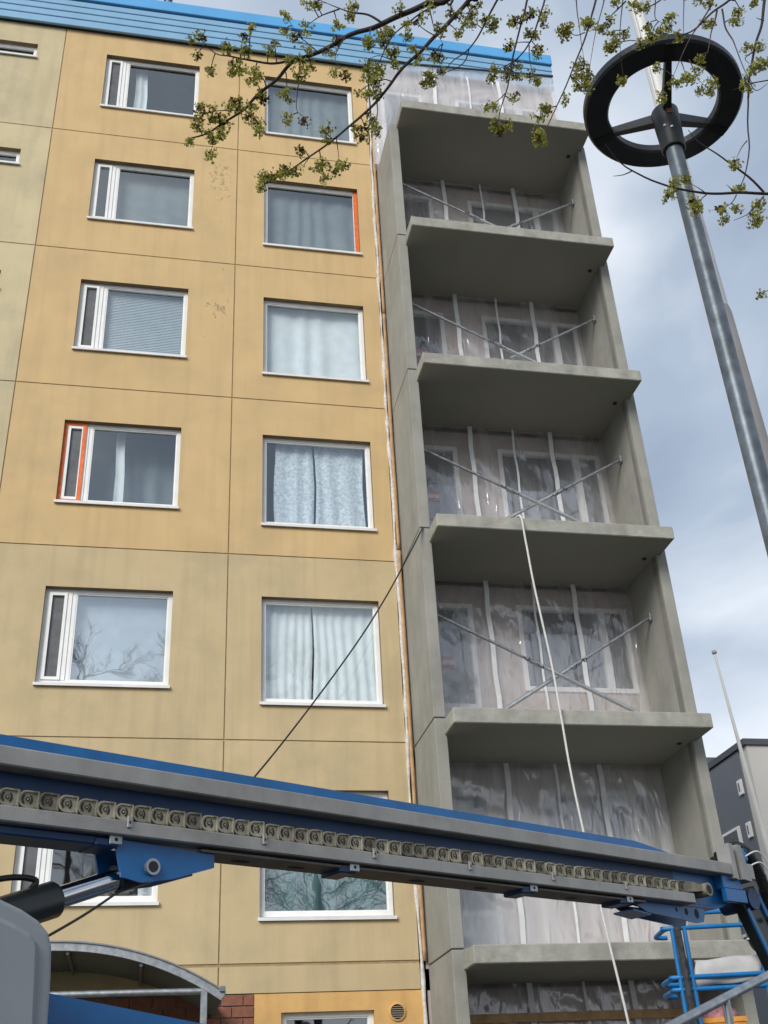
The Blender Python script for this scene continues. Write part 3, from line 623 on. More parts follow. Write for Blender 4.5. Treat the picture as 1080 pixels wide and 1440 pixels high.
# local x along the boom, local y away from the viewer side, local z up
chain = MB(); bbx(chain, -1.1, 4.9, -.075, -.055, -.035, .03); chain_o = chain.build('cable_chain', 'chain_dark', BL)
for i in range(-8, 54):
    u = i*.0900
    q = (mrot @ Matrix.Rotation(random.uniform(-.035, .035), 3, 'Y')).to_quaternion()
    inst('chain_link', random.choice(LMS), chain_o, bw(u, -.003+random.uniform(-.002, .002), -.002+random.uniform(-.0025, .0025)), q)
mb = MB(); mb.prism([(4.86,-.035),(5.02,-.02),(5.10,-.01),(5.10,.015),(4.98,.035),(4.86,.037)], fuv, -.05, -.002); mb.build('chain_end', 'chain_dust', chain_o)
mb = MB(); mb.tube([bw(5.10,.02,-.005), bw(5.10,-.08,-.005)], .045, 16, 0); mb.add([bw(5.10+.03*math.cos(a*math.pi/8), .0215, -.005+.03*math.sin(a*math.pi/8)) for a in range(16)], [tuple(range(16))], 1); mb.build('guide_ring', ['chain_dust', 'chain_dark'], chain_o)
# lifting cylinder and its bracket
for w0 in (-.035, -.215):
    mb = MB(); mb.prism([(.56,-.115),(1.08,-.135),(1.08,-.195),(.86,-.262),(.70,-.29),(.60,-.275)], fuv, w0-.014, w0); mb.build('cylinder_bracket', 'boom_blue', BL)
mb = MB(); mb.tube([bw(.745,-.015,-.222), bw(.745,-.25,-.222)], .036, 18); pn = mb.build('pivot_pin', 'galvanised', BL)
mb = MB(); mb.tube([bw(.745,-.012,-.222), bw(.745,-.02,-.222)], .024, 14); mb.build('pin_cap', 'black_rubber', pn)
ax0, ax1 = bw(.745,-.125,-.222), bw(-.75,-.125,-.76); ad = (ax1-ax0).normalized()
mb = MB(); mb.tube([ax0, ax0+ad*.5], .046, 20); mb.build('cylinder_rod', 'chrome', BL)
mb = MB(); mb.tube([ax0-ad*.07, ax0+ad*.13], .062, 16); mb.build('rod_eye', 'black_paint', BL)
mb = MB(); mb.tube([ax0+ad*.42, ax0+ad*.435, ax0+ad*1.55], [.066, .076, .076], 22); mb.build('cylinder_barrel', 'black_paint', BL)
hp = ax0+ad*.55
mb = MB(); mb.tube(smooth_path([hp+bv*.07, hp+bv*.11+bu*.02, hp+bv*.11-bu*.1, hp+bv*.05-bu*.3, hp-bu*.7-bv*.1]), .013, 8); mb.build('hydraulic_hose', 'black_rubber', BL)
# moulded grey side cover with a recessed field
pf = [(-1.6,-.41),(-.75,-.41),(-.45,-.425),(-.25,-.448),(-.11,-.48),(-.02,-.512),(.05,-.548),(.092,-.588),(.110,-.635),(.116,-.75),(.118,-1.5),(-1.6,-1.5)]
bm = bmesh.new(); fr = bm.faces.new([bm.verts.new((a, b, 0)) for a, b in pf])
ex = bmesh.ops.extrude_face_region(bm, geom=[fr]); bmesh.ops.translate(bm, verts=[q for q in ex['geom'] if isinstance(q, bmesh.types.BMVert)], vec=(0, 0, .26))
bm.normal_update(); top = [f for f in bm.faces if len(f.verts) > 6 and f.calc_center_median().z > .2][0]
ine = bmesh.ops.inset_individual(bm, faces=[top], thickness=.062, depth=0.0)
bmesh.ops.inset_individual(bm, faces=[top], thickness=.022, depth=-.022)
be = [e_ for e_ in bm.edges if all(abs(q.co.z-.26) < 1e-4 for q in e_.verts) and any(min(abs(q.co.x-a)+abs(q.co.y-b) for a, b in pf) < 1e-4 for q in e_.verts) and all(min(abs(q.co.x-a)+abs(q.co.y-b) for a, b in pf) < 1e-4 for q in e_.verts)]
bmesh.ops.bevel(bm, geom=be, offset=.022, segments=4, affect='EDGES', profile=.5)
bm.verts.index_update(); mb = MB(); mb.add([bw(q.co.x, .09+q.co.z, q.co.y) for q in bm.verts], [[q.index for q in f.verts] for f in bm.faces], 0, False); bm.free()
cv = mb.build('side_cover', 'cover_grey', BL)
mb = MB(); mb.prism([(-1.5,-.50),(.242,-.757),(.941,-.862),(1.9,-1.005),(1.9,-1.28),(-1.5,-1.0)], fuv, -.16, .06); mb.build('lower_arm', 'boom_blue', BL)
mb = MB(); bbx(mb, -2.2, .1, -.75, .08, -1.95, -1.30, b=.03); mb.build('turntable', 'boom_navy_shade', BL)
mb = MB(); bbx(mb, -2.7, .9, -.95, .25, -2.75, -1.98, b=.05); mb.build('chassis', 'boom_navy_shade', BL)
for u in (-2.3, .5):
    for w_ in (-1.02, .30):
        c = bw(u, w_, 0); c.z = .42
        mb = MB(); mb.tube([c-bn*.13, c-bn*.11, c+bn*.11, c+bn*.13], [.34, .42, .42, .34], 28); wh = mb.build('wheel', 'black_rubber', BL)
        mb = MB(); mb.tube([c-bn*.14, c+bn*.14], .22, 20); mb.build('rim', 'cover_grey', wh)
# boom head, knuckle, lower jib
mb = MB(); mb.prism([(4.60,-.10),(5.34,-.10),(5.62,-.02),(5.72,.10),(5.60,.20),(5.30,.17),(4.6,.10)], fuv, -.26, -.093); mb.build('boom_head', 'boom_blue', BL)
mb = MB(); bbx(mb, 5.36, 5.60, -.095, -.02, .03, .13); bbx(mb, 5.36, 5.62, -.05, -.01, -.06, .03, b=.004); mb.build('head_plate', 'boom_blue', BL)
for u, t_ in ((5.47, 0), (5.58, .06)):
    mb = MB(); mb.prism([(u,.10),(u+.05+t_,.09),(u+.05,.345),(u,.345)], fuv, -.09, .02); mb.build('end_plate', 'boom_rail', BL)
mb = MB(); bbx(mb, 5.64, 5.78, -.14, -.02, .24, .35, b=.015); mb.build('hose_lug', 'platform_blue', BL)
mb = MB(); bbx(mb, 5.66, 5.75, -.05, .02, .10, .22, b=.012); mb.build('sensor_box', 'boom_rail', BL)
mb = MB()
for w_ in (-.07, -.22):
    mb.prism([(4.30,-.115),(5.12,-.118),(5.14,-.135),(5.10,-.205),(5.02,-.215),(4.46,-.175)], fuv, w_-.012, w_)
mb.prism([(4.32,-.165),(4.5,-.185),(4.5,-.195),(4.32,-.175)], fuv, -.232, -.07); hb = mb.build('head_bracket', 'boom_blue', BL)
for u, r_, v_ in ((4.80, .012, -.142), (4.91, .020, -.148), (5.03, .027, -.155)):
    mb = MB(); mb.add([bw(u+r_*.9*math.cos(a*math.pi/8), -.0685, v_+r_*1.2*math.sin(a*math.pi/8)) for a in range(16)], [tuple(range(16))]); mb.build('lightening_hole', 'shadow_gap', hb)
J0, J1 = bw(5.78,-.17,-.01), bw(6.54,-.20,-1.31); jd = (J1-J0).normalized(); js = bn; jt = jd.cross(js).normalized()
def jbox(mb, a, b, s0, s1, t0, t1, mi=0):
    return mb.hexa([J0+jd*a+js*s+jt*t for a, s, t in ((a,s0,t0),(b,s0,t0),(b,s1,t0),(a,s1,t0),(a,s0,t1),(b,s0,t1),(b,s1,t1),(a,s1,t1))], mi)
mb = MB(); jbox(mb, -.05, 1.75, .01, .09, -.12, .12); jib = mb.build('jib', 'black_paint', BL)
mb = MB(); jbox(mb, .02, 1.75, .09, .105, -.125, -.085); jbox(mb, .02, 1.75, .09, .105, .085, .125); jbox(mb, .02, 1.75, .0, .1, -.128, -.121); mb.build('jib_flange', 'boom_blue', jib)
mb = MB(); mb.tube([J0+js*.12, J0-js*.14], .075, 18); mb.build('jib_pivot', 'boom_navy_shade', jib)
for i in range(7):
    mb = MB(); q = J0+jd*(.18+i*.17)+js*.11+jt*random.uniform(-.05, .05); mb.tube([q, q+js*.03], random.uniform(.015, .03), 8); mb.build('fitting', 'galv_bright' if i % 2 else 'black_rubber', jib)
for i, (a, b) in enumerate(((0, 0), (.04, .02), (.08, -.01), (.02, .05), (-.03, .03))):
    pts = smooth_path([bw(5.55,-.10-a,.27+b), bw(5.72,-.06-a*.4,.33+b), bw(5.86,-.04-a*.3,.27+b), bw(5.98,-.05-a*.3,.08+b*.5), bw(6.08,-.10-a,-.18), bw(6.22,-.2-a,-.65), bw(6.35,-.3-a,-1.2)])
    mb = MB(); mb.tube(pts, .033 if i < 3 else .022, 10); ho = mb.build('hose', 'black_rubber', BL)
    if i in (0, 2):
        for j in range(6, 40, 3):
            mb = MB(); mb.tube([pts[j], pts[j]+(pts[j+1]-pts[j]).normalized()*.02], .038, 10); mb.build('hose_clamp', 'black_paint', ho)
for a in (-.005, .075):
    pts = smooth_path([bw(5.70,.0,.20+a), bw(5.85,.03,.24+a), bw(5.98,.03,.12+a), bw(6.10,.0,-.12), bw(6.25,-.1,-.6)]); mb = MB(); mb.tube(pts, .006, 6); mb.build('cable_line', 'white_sill', BL)
# platform cage beyond the jib
PL = MB(); YP = -4.6; PX = 3.30
def railp(pts, r_=.021): 
    t = MB(); t.tube(pts, r_, 8); return t
zr = [2.56, 3.07, 3.33]
X0, X1, YD = 3.66, 5.45, .5
pl = MB(); pl.bbox(X0, X1, YP, YP+YD, 2.30, 2.40, .01, seg=1); plo = pl.build('platform', 'platform_blue', BL)
def rr(pts, nm='rail', r_=.021, m_='platform_blue'): return railp(pts, r_).build(nm, m_, plo)
for z in (2.80, 2.90, 3.31):
    rr(smooth_path([(X0+.12, YP+YD, z), (X0+.02, YP+YD-.02, z), (X0, YP+YD-.12, z), (X0, YP+.12, z), (X0+.02, YP+.02, z), (X0+.12, YP, z), (X1, YP, z)], 4))
rr([(X0+.12, YP+YD, 2.9), (X1, YP+YD, 2.9)])
rr([(X0+.3, YP-.0, 3.43), (X1, YP+.0, 3.43)], 'rail', .018)
for x, y in ((X0+.06, YP), (X0+.17, YP), (4.47, YP), (X1, YP), (4.75, YP+YD), (X1, YP+YD)): rr([(x, y, 2.35), (x, y, 3.31)], 'post', .021)
rr([(X0+.115, YP-.035, 2.2), (X0+.10, YP-.035, 3.37)], 'padded_bumper', .03, 'foam_dark')
rr([J1+jd*.1, Vector((4.6, YP+.2, 2.1)), Vector((4.6, YP+.3, 2.32))], 'platform_support', .06, 'boom_navy_shade')
cbx = MB(); cbx.bbox(4.50, 4.84, YP-.12, YP-.02, 2.45, 2.85, .015); cbo = cbx.build('control_box', 'black_paint', plo)
hz = MB()
for i in range(8): hz.add([(4.505+i*.04, YP-.123, 2.735), (4.525+i*.04, YP-.123, 2.735), (4.54+i*.04, YP-.123, 2.775), (4.52+i*.04, YP-.123, 2.775)], [(0,1,2,3)], i % 2)
hz.box(4.51, 4.82, YP-.124, YP-.121, 2.66, 2.675, 1); hz.build('hazard_label', ['orange_box', 'white_sill'], cbo)
# things on the platform
mb = MB(); vs_ = []; n_ = 16
for j, (dy, z) in enumerate(((.16, 3.0), (.10, 3.03), (.06, 3.02), (.05, 2.95), (.045, 2.88), (.05, 2.82))):
    for i in range(n_+1):
        t_ = i/n_; vs_.append((3.89+.60*t_-.03*(j > 2)*(j-2), YP+dy*.8-.012+.012*math.sin(t_*7+j), z+.03*t_+.006*math.sin(t_*11+j*2)))
mb.add(vs_, [(j*(n_+1)+i, j*(n_+1)+i+1, (j+1)*(n_+1)+i+1, (j+1)*(n_+1)+i) for j in range(5) for i in range(n_)], 0, True)
sh = mb.build('cloth', 'cloth_grey', off=Vector((4.2, YP, 2.9))); tag(sh, 'off white cloth hung behind the blue platform rails', 'cloth')
sm_ = sh.modifiers.new('thick', 'SOLIDIFY'); sm_.thickness = .012
bgr = empty('tool_bag', (4.45, YP-.10, 3.02), 'small round grey, black and red bag hanging at the blue platform', 'bag')
def blob(c, r_, sq, z0f=-1, z1f=1, n1_=14, n2_=8):
    mb = MB(); vs_ = []
    for j in range(n2_+1):
        ph = math.asin(max(-1, min(1, z0f+(z1f-z0f)*j/n2_)))
        for i in range(n1_): a = 2*math.pi*i/n1_; vs_.append((c[0]+r_*sq[0]*math.cos(ph)*math.cos(a), c[1]+r_*sq[1]*math.cos(ph)*math.sin(a), c[2]+r_*sq[2]*math.sin(ph)))
    mb.add(vs_, [(j*n1_+i, j*n1_+(i+1) % n1_, (j+1)*n1_+(i+1) % n1_, (j+1)*n1_+i) for j in range(n2_) for i in range(n1_)], 0, True); return mb
bc = (4.45, YP-.10, 3.19)
blob(bc, .13, (.85, .8, 1), -.15, 1).build('hood', 'bag_grey', bgr)
blob((bc[0], bc[1], bc[2]), .128, (.80, .76, 1.15), -1, -.15).build('body', 'black_rubber', bgr)
mb = MB(); mb.tube([(bc[0]+.108*math.cos(a*math.pi/10), bc[1]+.102*math.sin(a*math.pi/10), bc[2]-.022) for a in range(21)], .008, 6, caps=False); mb.build('piping', 'white_sill', bgr)
mb = MB(); mb.bbox(bc[0]+.02, bc[0]+.11, bc[1]-.11, bc[1]-.03, bc[2]-.10, bc[2]+.03, .02); mb.build('front_panel', 'bag_red', bgr)
mb = MB(); mb.bbox(bc[0]+.04, bc[0]+.13, bc[1]-.105, bc[1]-.03, bc[2]-.17, bc[2]-.105, .02); mb.build('lower_panel', 'bag_lime', bgr)
cr_ = empty('orange_crate', (4.05, YP+.3, 2.40), 'orange crate standing on the blue lift platform', 'crate')
mb = MB()
for (a, b, c, d_) in ((3.85,4.25,YP+.1,YP+.12),(3.85,4.25,YP+.48,YP+.5),(3.85,3.87,YP+.12,YP+.48),(4.23,4.25,YP+.12,YP+.48)): mb.box(a, b, c, d_, 2.40, 2.56)
mb.box(3.87, 4.23, YP+.12, YP+.48, 2.40, 2.42); mb.build('body', 'orange_box', cr_)
mb = MB(); mb.box(3.84, 4.26, YP+.09, YP+.11, 2.535, 2.575); mb.build('rim', 'orange_box', cr_)
tag(blob((4.08, YP+.3, 2.58), .17, (1, .9, .75)).build('rag_bundle', 'pink', off=Vector((4.08, YP+.3, 2.45))), 'pinkish rag bundle lying in the orange crate', 'rags')

# the cage is slewed a little towards the street
pv = Vector((X0, YP, 0)); rz = Matrix.Rotation(R(-12), 4, 'Z')
plo.matrix_local = Matrix.Translation(pv-BL.location) @ rz @ Matrix.Translation(-(pv-BL.location))
for o in col.objects:
    if o.parent is None and o.name.split('.')[0] in ('cloth', 'tool_bag', 'orange_crate', 'rag_bundle'):
        o.matrix_world = Matrix.Translation(pv) @ rz @ Matrix.Translation(Vector(o.location)-pv)

# ------------------------------------------------------------------ galvanised handrail
HR = empty('handrail', (2.0, -8.8, 0), 'thick grey galvanised handrail rising in front of the platform', 'handrail')
h0, h1 = Vector((1.531, -9.098, 2.105)), Vector((2.381, -8.507, 2.382)); hdv = (h1-h0)
mb = MB(); mb.tube([h0-hdv*.9, h1+hdv*1.2], .0235, 14); mb.build('top_tube', 'galvanised', HR)
mb = MB(); mb.tube([h0-hdv*.9-Vector((0,0,.5)), h1+hdv*1.2-Vector((0,0,.5))], .018, 12); mb.build('mid_tube', 'galvanised', HR)
for t_ in (-.6, .5, 1.7):
    q = h0+hdv*t_; mb = MB(); mb.tube([(q.x, q.y, 0), (q.x, q.y, q.z-.005)], .022, 12); mb.build('post', 'galvanised', HR)

# ------------------------------------------------------------------ street lamp
LP = Vector((1.233, -11.24, 0)); SL = empty('street_lamp', LP, 'street lamp with a black ring head on a galvanised post', 'street lamp')
mb = MB(); mb.tube([LP, LP+Vector((0,0,5.55))], .038, 24); mb.build('post', 'galv_post', SL)
mb = MB(); mb.tube([LP+Vector((0,0,0)), LP+Vector((0,0,.9))], .06, 20); mb.build('post_base', 'galv_post', SL)
zr_ = 5.793
mb = MB(); mb.tube([LP+Vector((0,0,z)) for z in (5.49, 5.495, 5.66, 5.735, 5.745)], [.050, .053, .060, .062, .055], 28); mb.build('hub', 'lamp_black', SL)
rg = MB(); prf = [(.258,-.028),(.352,-.022),(.362,-.012),(.362,.022),(.352,.032),(.262,.030),(.250,.018),(.250,-.018)]; nn = 72
vs_ = [LP+Vector((r_*math.cos(2*math.pi*i/nn), r_*math.sin(2*math.pi*i/nn), zr_+z+.05*(-1)*r_*math.cos(2*math.pi*i/nn))) for i in range(nn) for r_, z in prf]
rg.add(vs_, [(i*8+j, i*8+(j+1) % 8, ((i+1) % nn)*8+(j+1) % 8, ((i+1) % nn)*8+j) for i in range(nn) for j in range(8)], 0, False)
rgo = rg.build('ring', 'lamp_black', SL)
for a in (12, 132, 252):
    a = R(a); dv = Vector((math.cos(a), math.sin(a), -.05*math.cos(a))); sd_ = Vector((-math.sin(a), math.cos(a), 0))
    q0, q1 = LP+Vector((0,0,zr_-.075))+dv*.03, LP+Vector((0,0,zr_))+dv*.27
    mb = MB(); mb.hexa([q0+sd_*.02-Vector((0,0,.035)), q0-sd_*.02-Vector((0,0,.035)), q1-sd_*.014-Vector((0,0,.018)), q1+sd_*.014-Vector((0,0,.018)), q0+sd_*.02+Vector((0,0,.02)), q0-sd_*.02+Vector((0,0,.02)), q1-sd_*.014+Vector((0,0,.02)), q1+sd_*.014+Vector((0,0,.02))]); mb.build('spoke', 'lamp_black', SL)
    for da in (-.05, .05):
        pass
    p1_ = LP+Vector((0,0,zr_))+dv*.305
    mb = MB(); mb.hexa([p1_+dv*s_*.045+sd_*t_*.022+Vector((0,0,z)) for z in (-.0285,.0) for s_, t_ in ((-1,-1),(1,-1),(1,1),(-1,1))]); mb.build('joint_plate', 'black_rubber', SL)
mb = MB(); tv = (CAM-LP); tv.z = 0; tv.normalize(); sv = Vector((-tv.y, tv.x, 0))
for s_, z in ((-.012, 5.60), (.016, 5.58)): mb.tube([LP+tv*.050+sv*s_+Vector((0,0,z)), LP+tv*.061+sv*s_+Vector((0,0,z))], .006, 8)
mb.build('screw', 'galv_bright', SL)
mb = MB(); c_ = LP+tv*.0600+sv*.024+Vector((0,0,5.685)); mb.hexa([c_+sv*a+tv*b+Vector((0,0,z)) for z in (-.018,.018) for a, b in ((-.012,0),(.012,-.008),(.012,-.005),(-.012,.003))]); mb.build('sticker', 'brick', SL)

# flagpoles
fa, fbm = Vector((1.601, -10.690, 7.314)), Vector((1.624, -10.706, 4.378)); fdv = (fa-fbm)/(fa.z-fbm.z)
def fpt(z): return fa+fdv*(z-fa.z)
FP = fpt(0); FG = empty('flagpole', FP, 'tall white flagpole with a halyard standing behind the ring lamp', 'flagpole')
mb = MB(); mb.tube([fpt(z) for z in (5.06, 7.3, 10.2)], [.047, .039, .027], 24); mb.build('upper_tube', 'flag_white', FG)
mb = MB(); mb.tube([fpt(z) for z in (0, 4.3, 5.02, 5.06)], [.068, .057, .054, .049], 24); mb.build('lower_tube', 'flag_base', FG)
mb = MB(); hv = Vector((-.8,-.6,0)).normalized(); mb.tube([fpt(1.2)+hv*.095, fpt(5.5)+hv*.075, fpt(10.1)+hv*.055], .005, 6); mb.build('halyard', 'flag_white', FG)
FP = fpt(10.2)
q = blob((FP.x, FP.y, 10.25), .06, (1,1,.9)); q.build('finial', 'flag_white', FG)
f0, f1 = Vector((14.842, 13, 13.887)), Vector((15.156, 13, 8.597)); dd_ = (f1-f0)/(f0.z-f1.z); fb = f0+dd_*f0.z
FG2 = empty('flagpole', fb, 'thin white flagpole beside the distant beige and grey building', 'flagpole')
mb = MB(); mb.tube([fb, f1, f0], [.10, .068, .032], 16); mb.build('pole', 'flag_white', FG2)
blob(f0+Vector((0,0,.06)), .075, (1,1,1)).build('finial', 'flag_base', FG2)

# distant houses
D1 = empty('distant_building', (22, 22, 0), 'distant block with beige front and dark grey parapet', 'building')
mb = MB(); mb.box(16.96, 30, 16.0, 16.5, 0, 12.22); mb.build('front_wall', 'far_beige', D1)
mb = MB(); mb.box(16.922, 30.05, 16.5, 24.0, 0, 12.2); mb.build('side_wall', 'far_grey', D1)
mb = MB(); mb.box(16.86, 30.1, 15.93, 24.05, 12.23, 12.42); mb.build('parapet', 'far_dark', D1)
for (y0, y1, z0_, z1_) in ((17.3, 18.4, 8.9, 10.1), (17.3, 18.4, 5.9, 7.1), (16.6, 16.85, 10.9, 11.35), (16.6, 16.85, 9.6, 10.05), (16.6, 16.85, 8.3, 8.75)):
    mb = MB(); mb.box(16.86, 16.921, y0, y1, z0_, z1_); ww = mb.build('window', 'white_frame', D1)
    mb = MB(); mb.add([(16.858,y0+.12,z0_+.1),(16.858,y1-.05,z0_+.1),(16.858,y1-.05,z1_-.08),(16.858,y0+.12,z1_-.08)], [(0,1,2,3)]); mb.build('pane', 'dark_pane', ww)
for i in range(4):
    for z in (2.2, 5.2, 8.2):
        mb = MB(); mb.box(18.5+i*2.8, 20+i*2.8, 15.95, 15.999, z, z+1.4); ww = mb.build('window', 'white_frame', D1)
        mb = MB(); mb.box(18.6+i*2.8, 19.9+i*2.8, 15.94, 15.949, z+.1, z+1.3); mb.build('pane', 'dark_pane', ww)
D2 = empty('distant_building', (24, 31, 0), 'distant dark grey block just past the concrete balconies', 'building')
mb = MB(); mb.box(12, 32, 26.0, 36, 0, 14.9); mb.build('wall', 'far_grey', D2)
mb = MB(); mb.box(11.9, 32.1, 25.9, 36.1, 14.9, 15.15); mb.build('parapet', 'far_dark', D2)
mb = MB(); mb.tube([(21.05, 27, 15.1), (21.05, 27, 15.9)], .07, 10); mb.tube([(21.05, 27, 15.9), (21.05, 27, 15.95)], .14, 10); mb.build('vent_pipe', 'far_dark', D2)
for i in range(5):
    for z in (3, 6, 9, 12):
        mb = MB(); mb.box(14+i*3.4, 15.5+i*3.4, 25.95, 25.999, z, z+1.5); ww = mb.build('window', 'white_frame', D2)
        mb = MB(); mb.box(14.1+i*3.4, 15.4+i*3.4, 25.94, 25.949, z+.1, z+1.4); mb.build('pane', 'dark_pane', ww)

# ------------------------------------------------------------------ bare trees across the yard (mirrored in the lower windows)
def bare_tree(x, y, h, label, seed):
    rn = random.Random(seed); t = empty('bare_tree', (x, y, 0), label, 'tree', 'bare trees across the yard')
    tk = MB(); tk.tube([(x, y, 0), (x+.1, y, h*.35), (x+rn.uniform(-.3,.3), y, h*.7), (x, y, h)], [.22, .17, .09, .02], 8); tk.build('trunk', 'bark', t)
    cr2 = MB()
    def grow(p, d, L_, r_, lev):
        q = p+d*L_; cr2.tube([p, p.lerp(q, .5)+Vector((rn.uniform(-.05,.05), rn.uniform(-.05,.05), .04))*L_, q], [r_, r_*.75, r_*.45], 4, 0, False)
        if lev:
            for _ in range(6):
                dd2 = (d+Vector((rn.uniform(-.9,.9), rn.uniform(-.9,.9), rn.uniform(-.3,.6)))).normalized(); grow(p.lerp(q, rn.uniform(.35, 1)), dd2, L_*rn.uniform(.45, .65), r_*.6, lev-1)
    for i in range(16):
        z = h*(.25+.72*i/16); a = rn.uniform(0, 6.28); grow(Vector((x, y, z)), Vector((math.cos(a), math.sin(a), rn.uniform(.4, 1.0))).normalized(), h*.22*(1.15-.8*i/16), .032, 3)
    cr2.build('crown', 'bark_twig', t)
for i, (x, y, h) in enumerate(((-3.5,-24,18.5),(1.2,-25,19.5),(4.6,-24,18),(9.5,-26,19),(-8.5,-26,18.5))): bare_tree(x, y, h, 'bare tree across the yard mirrored in the lower windows', 50+i)

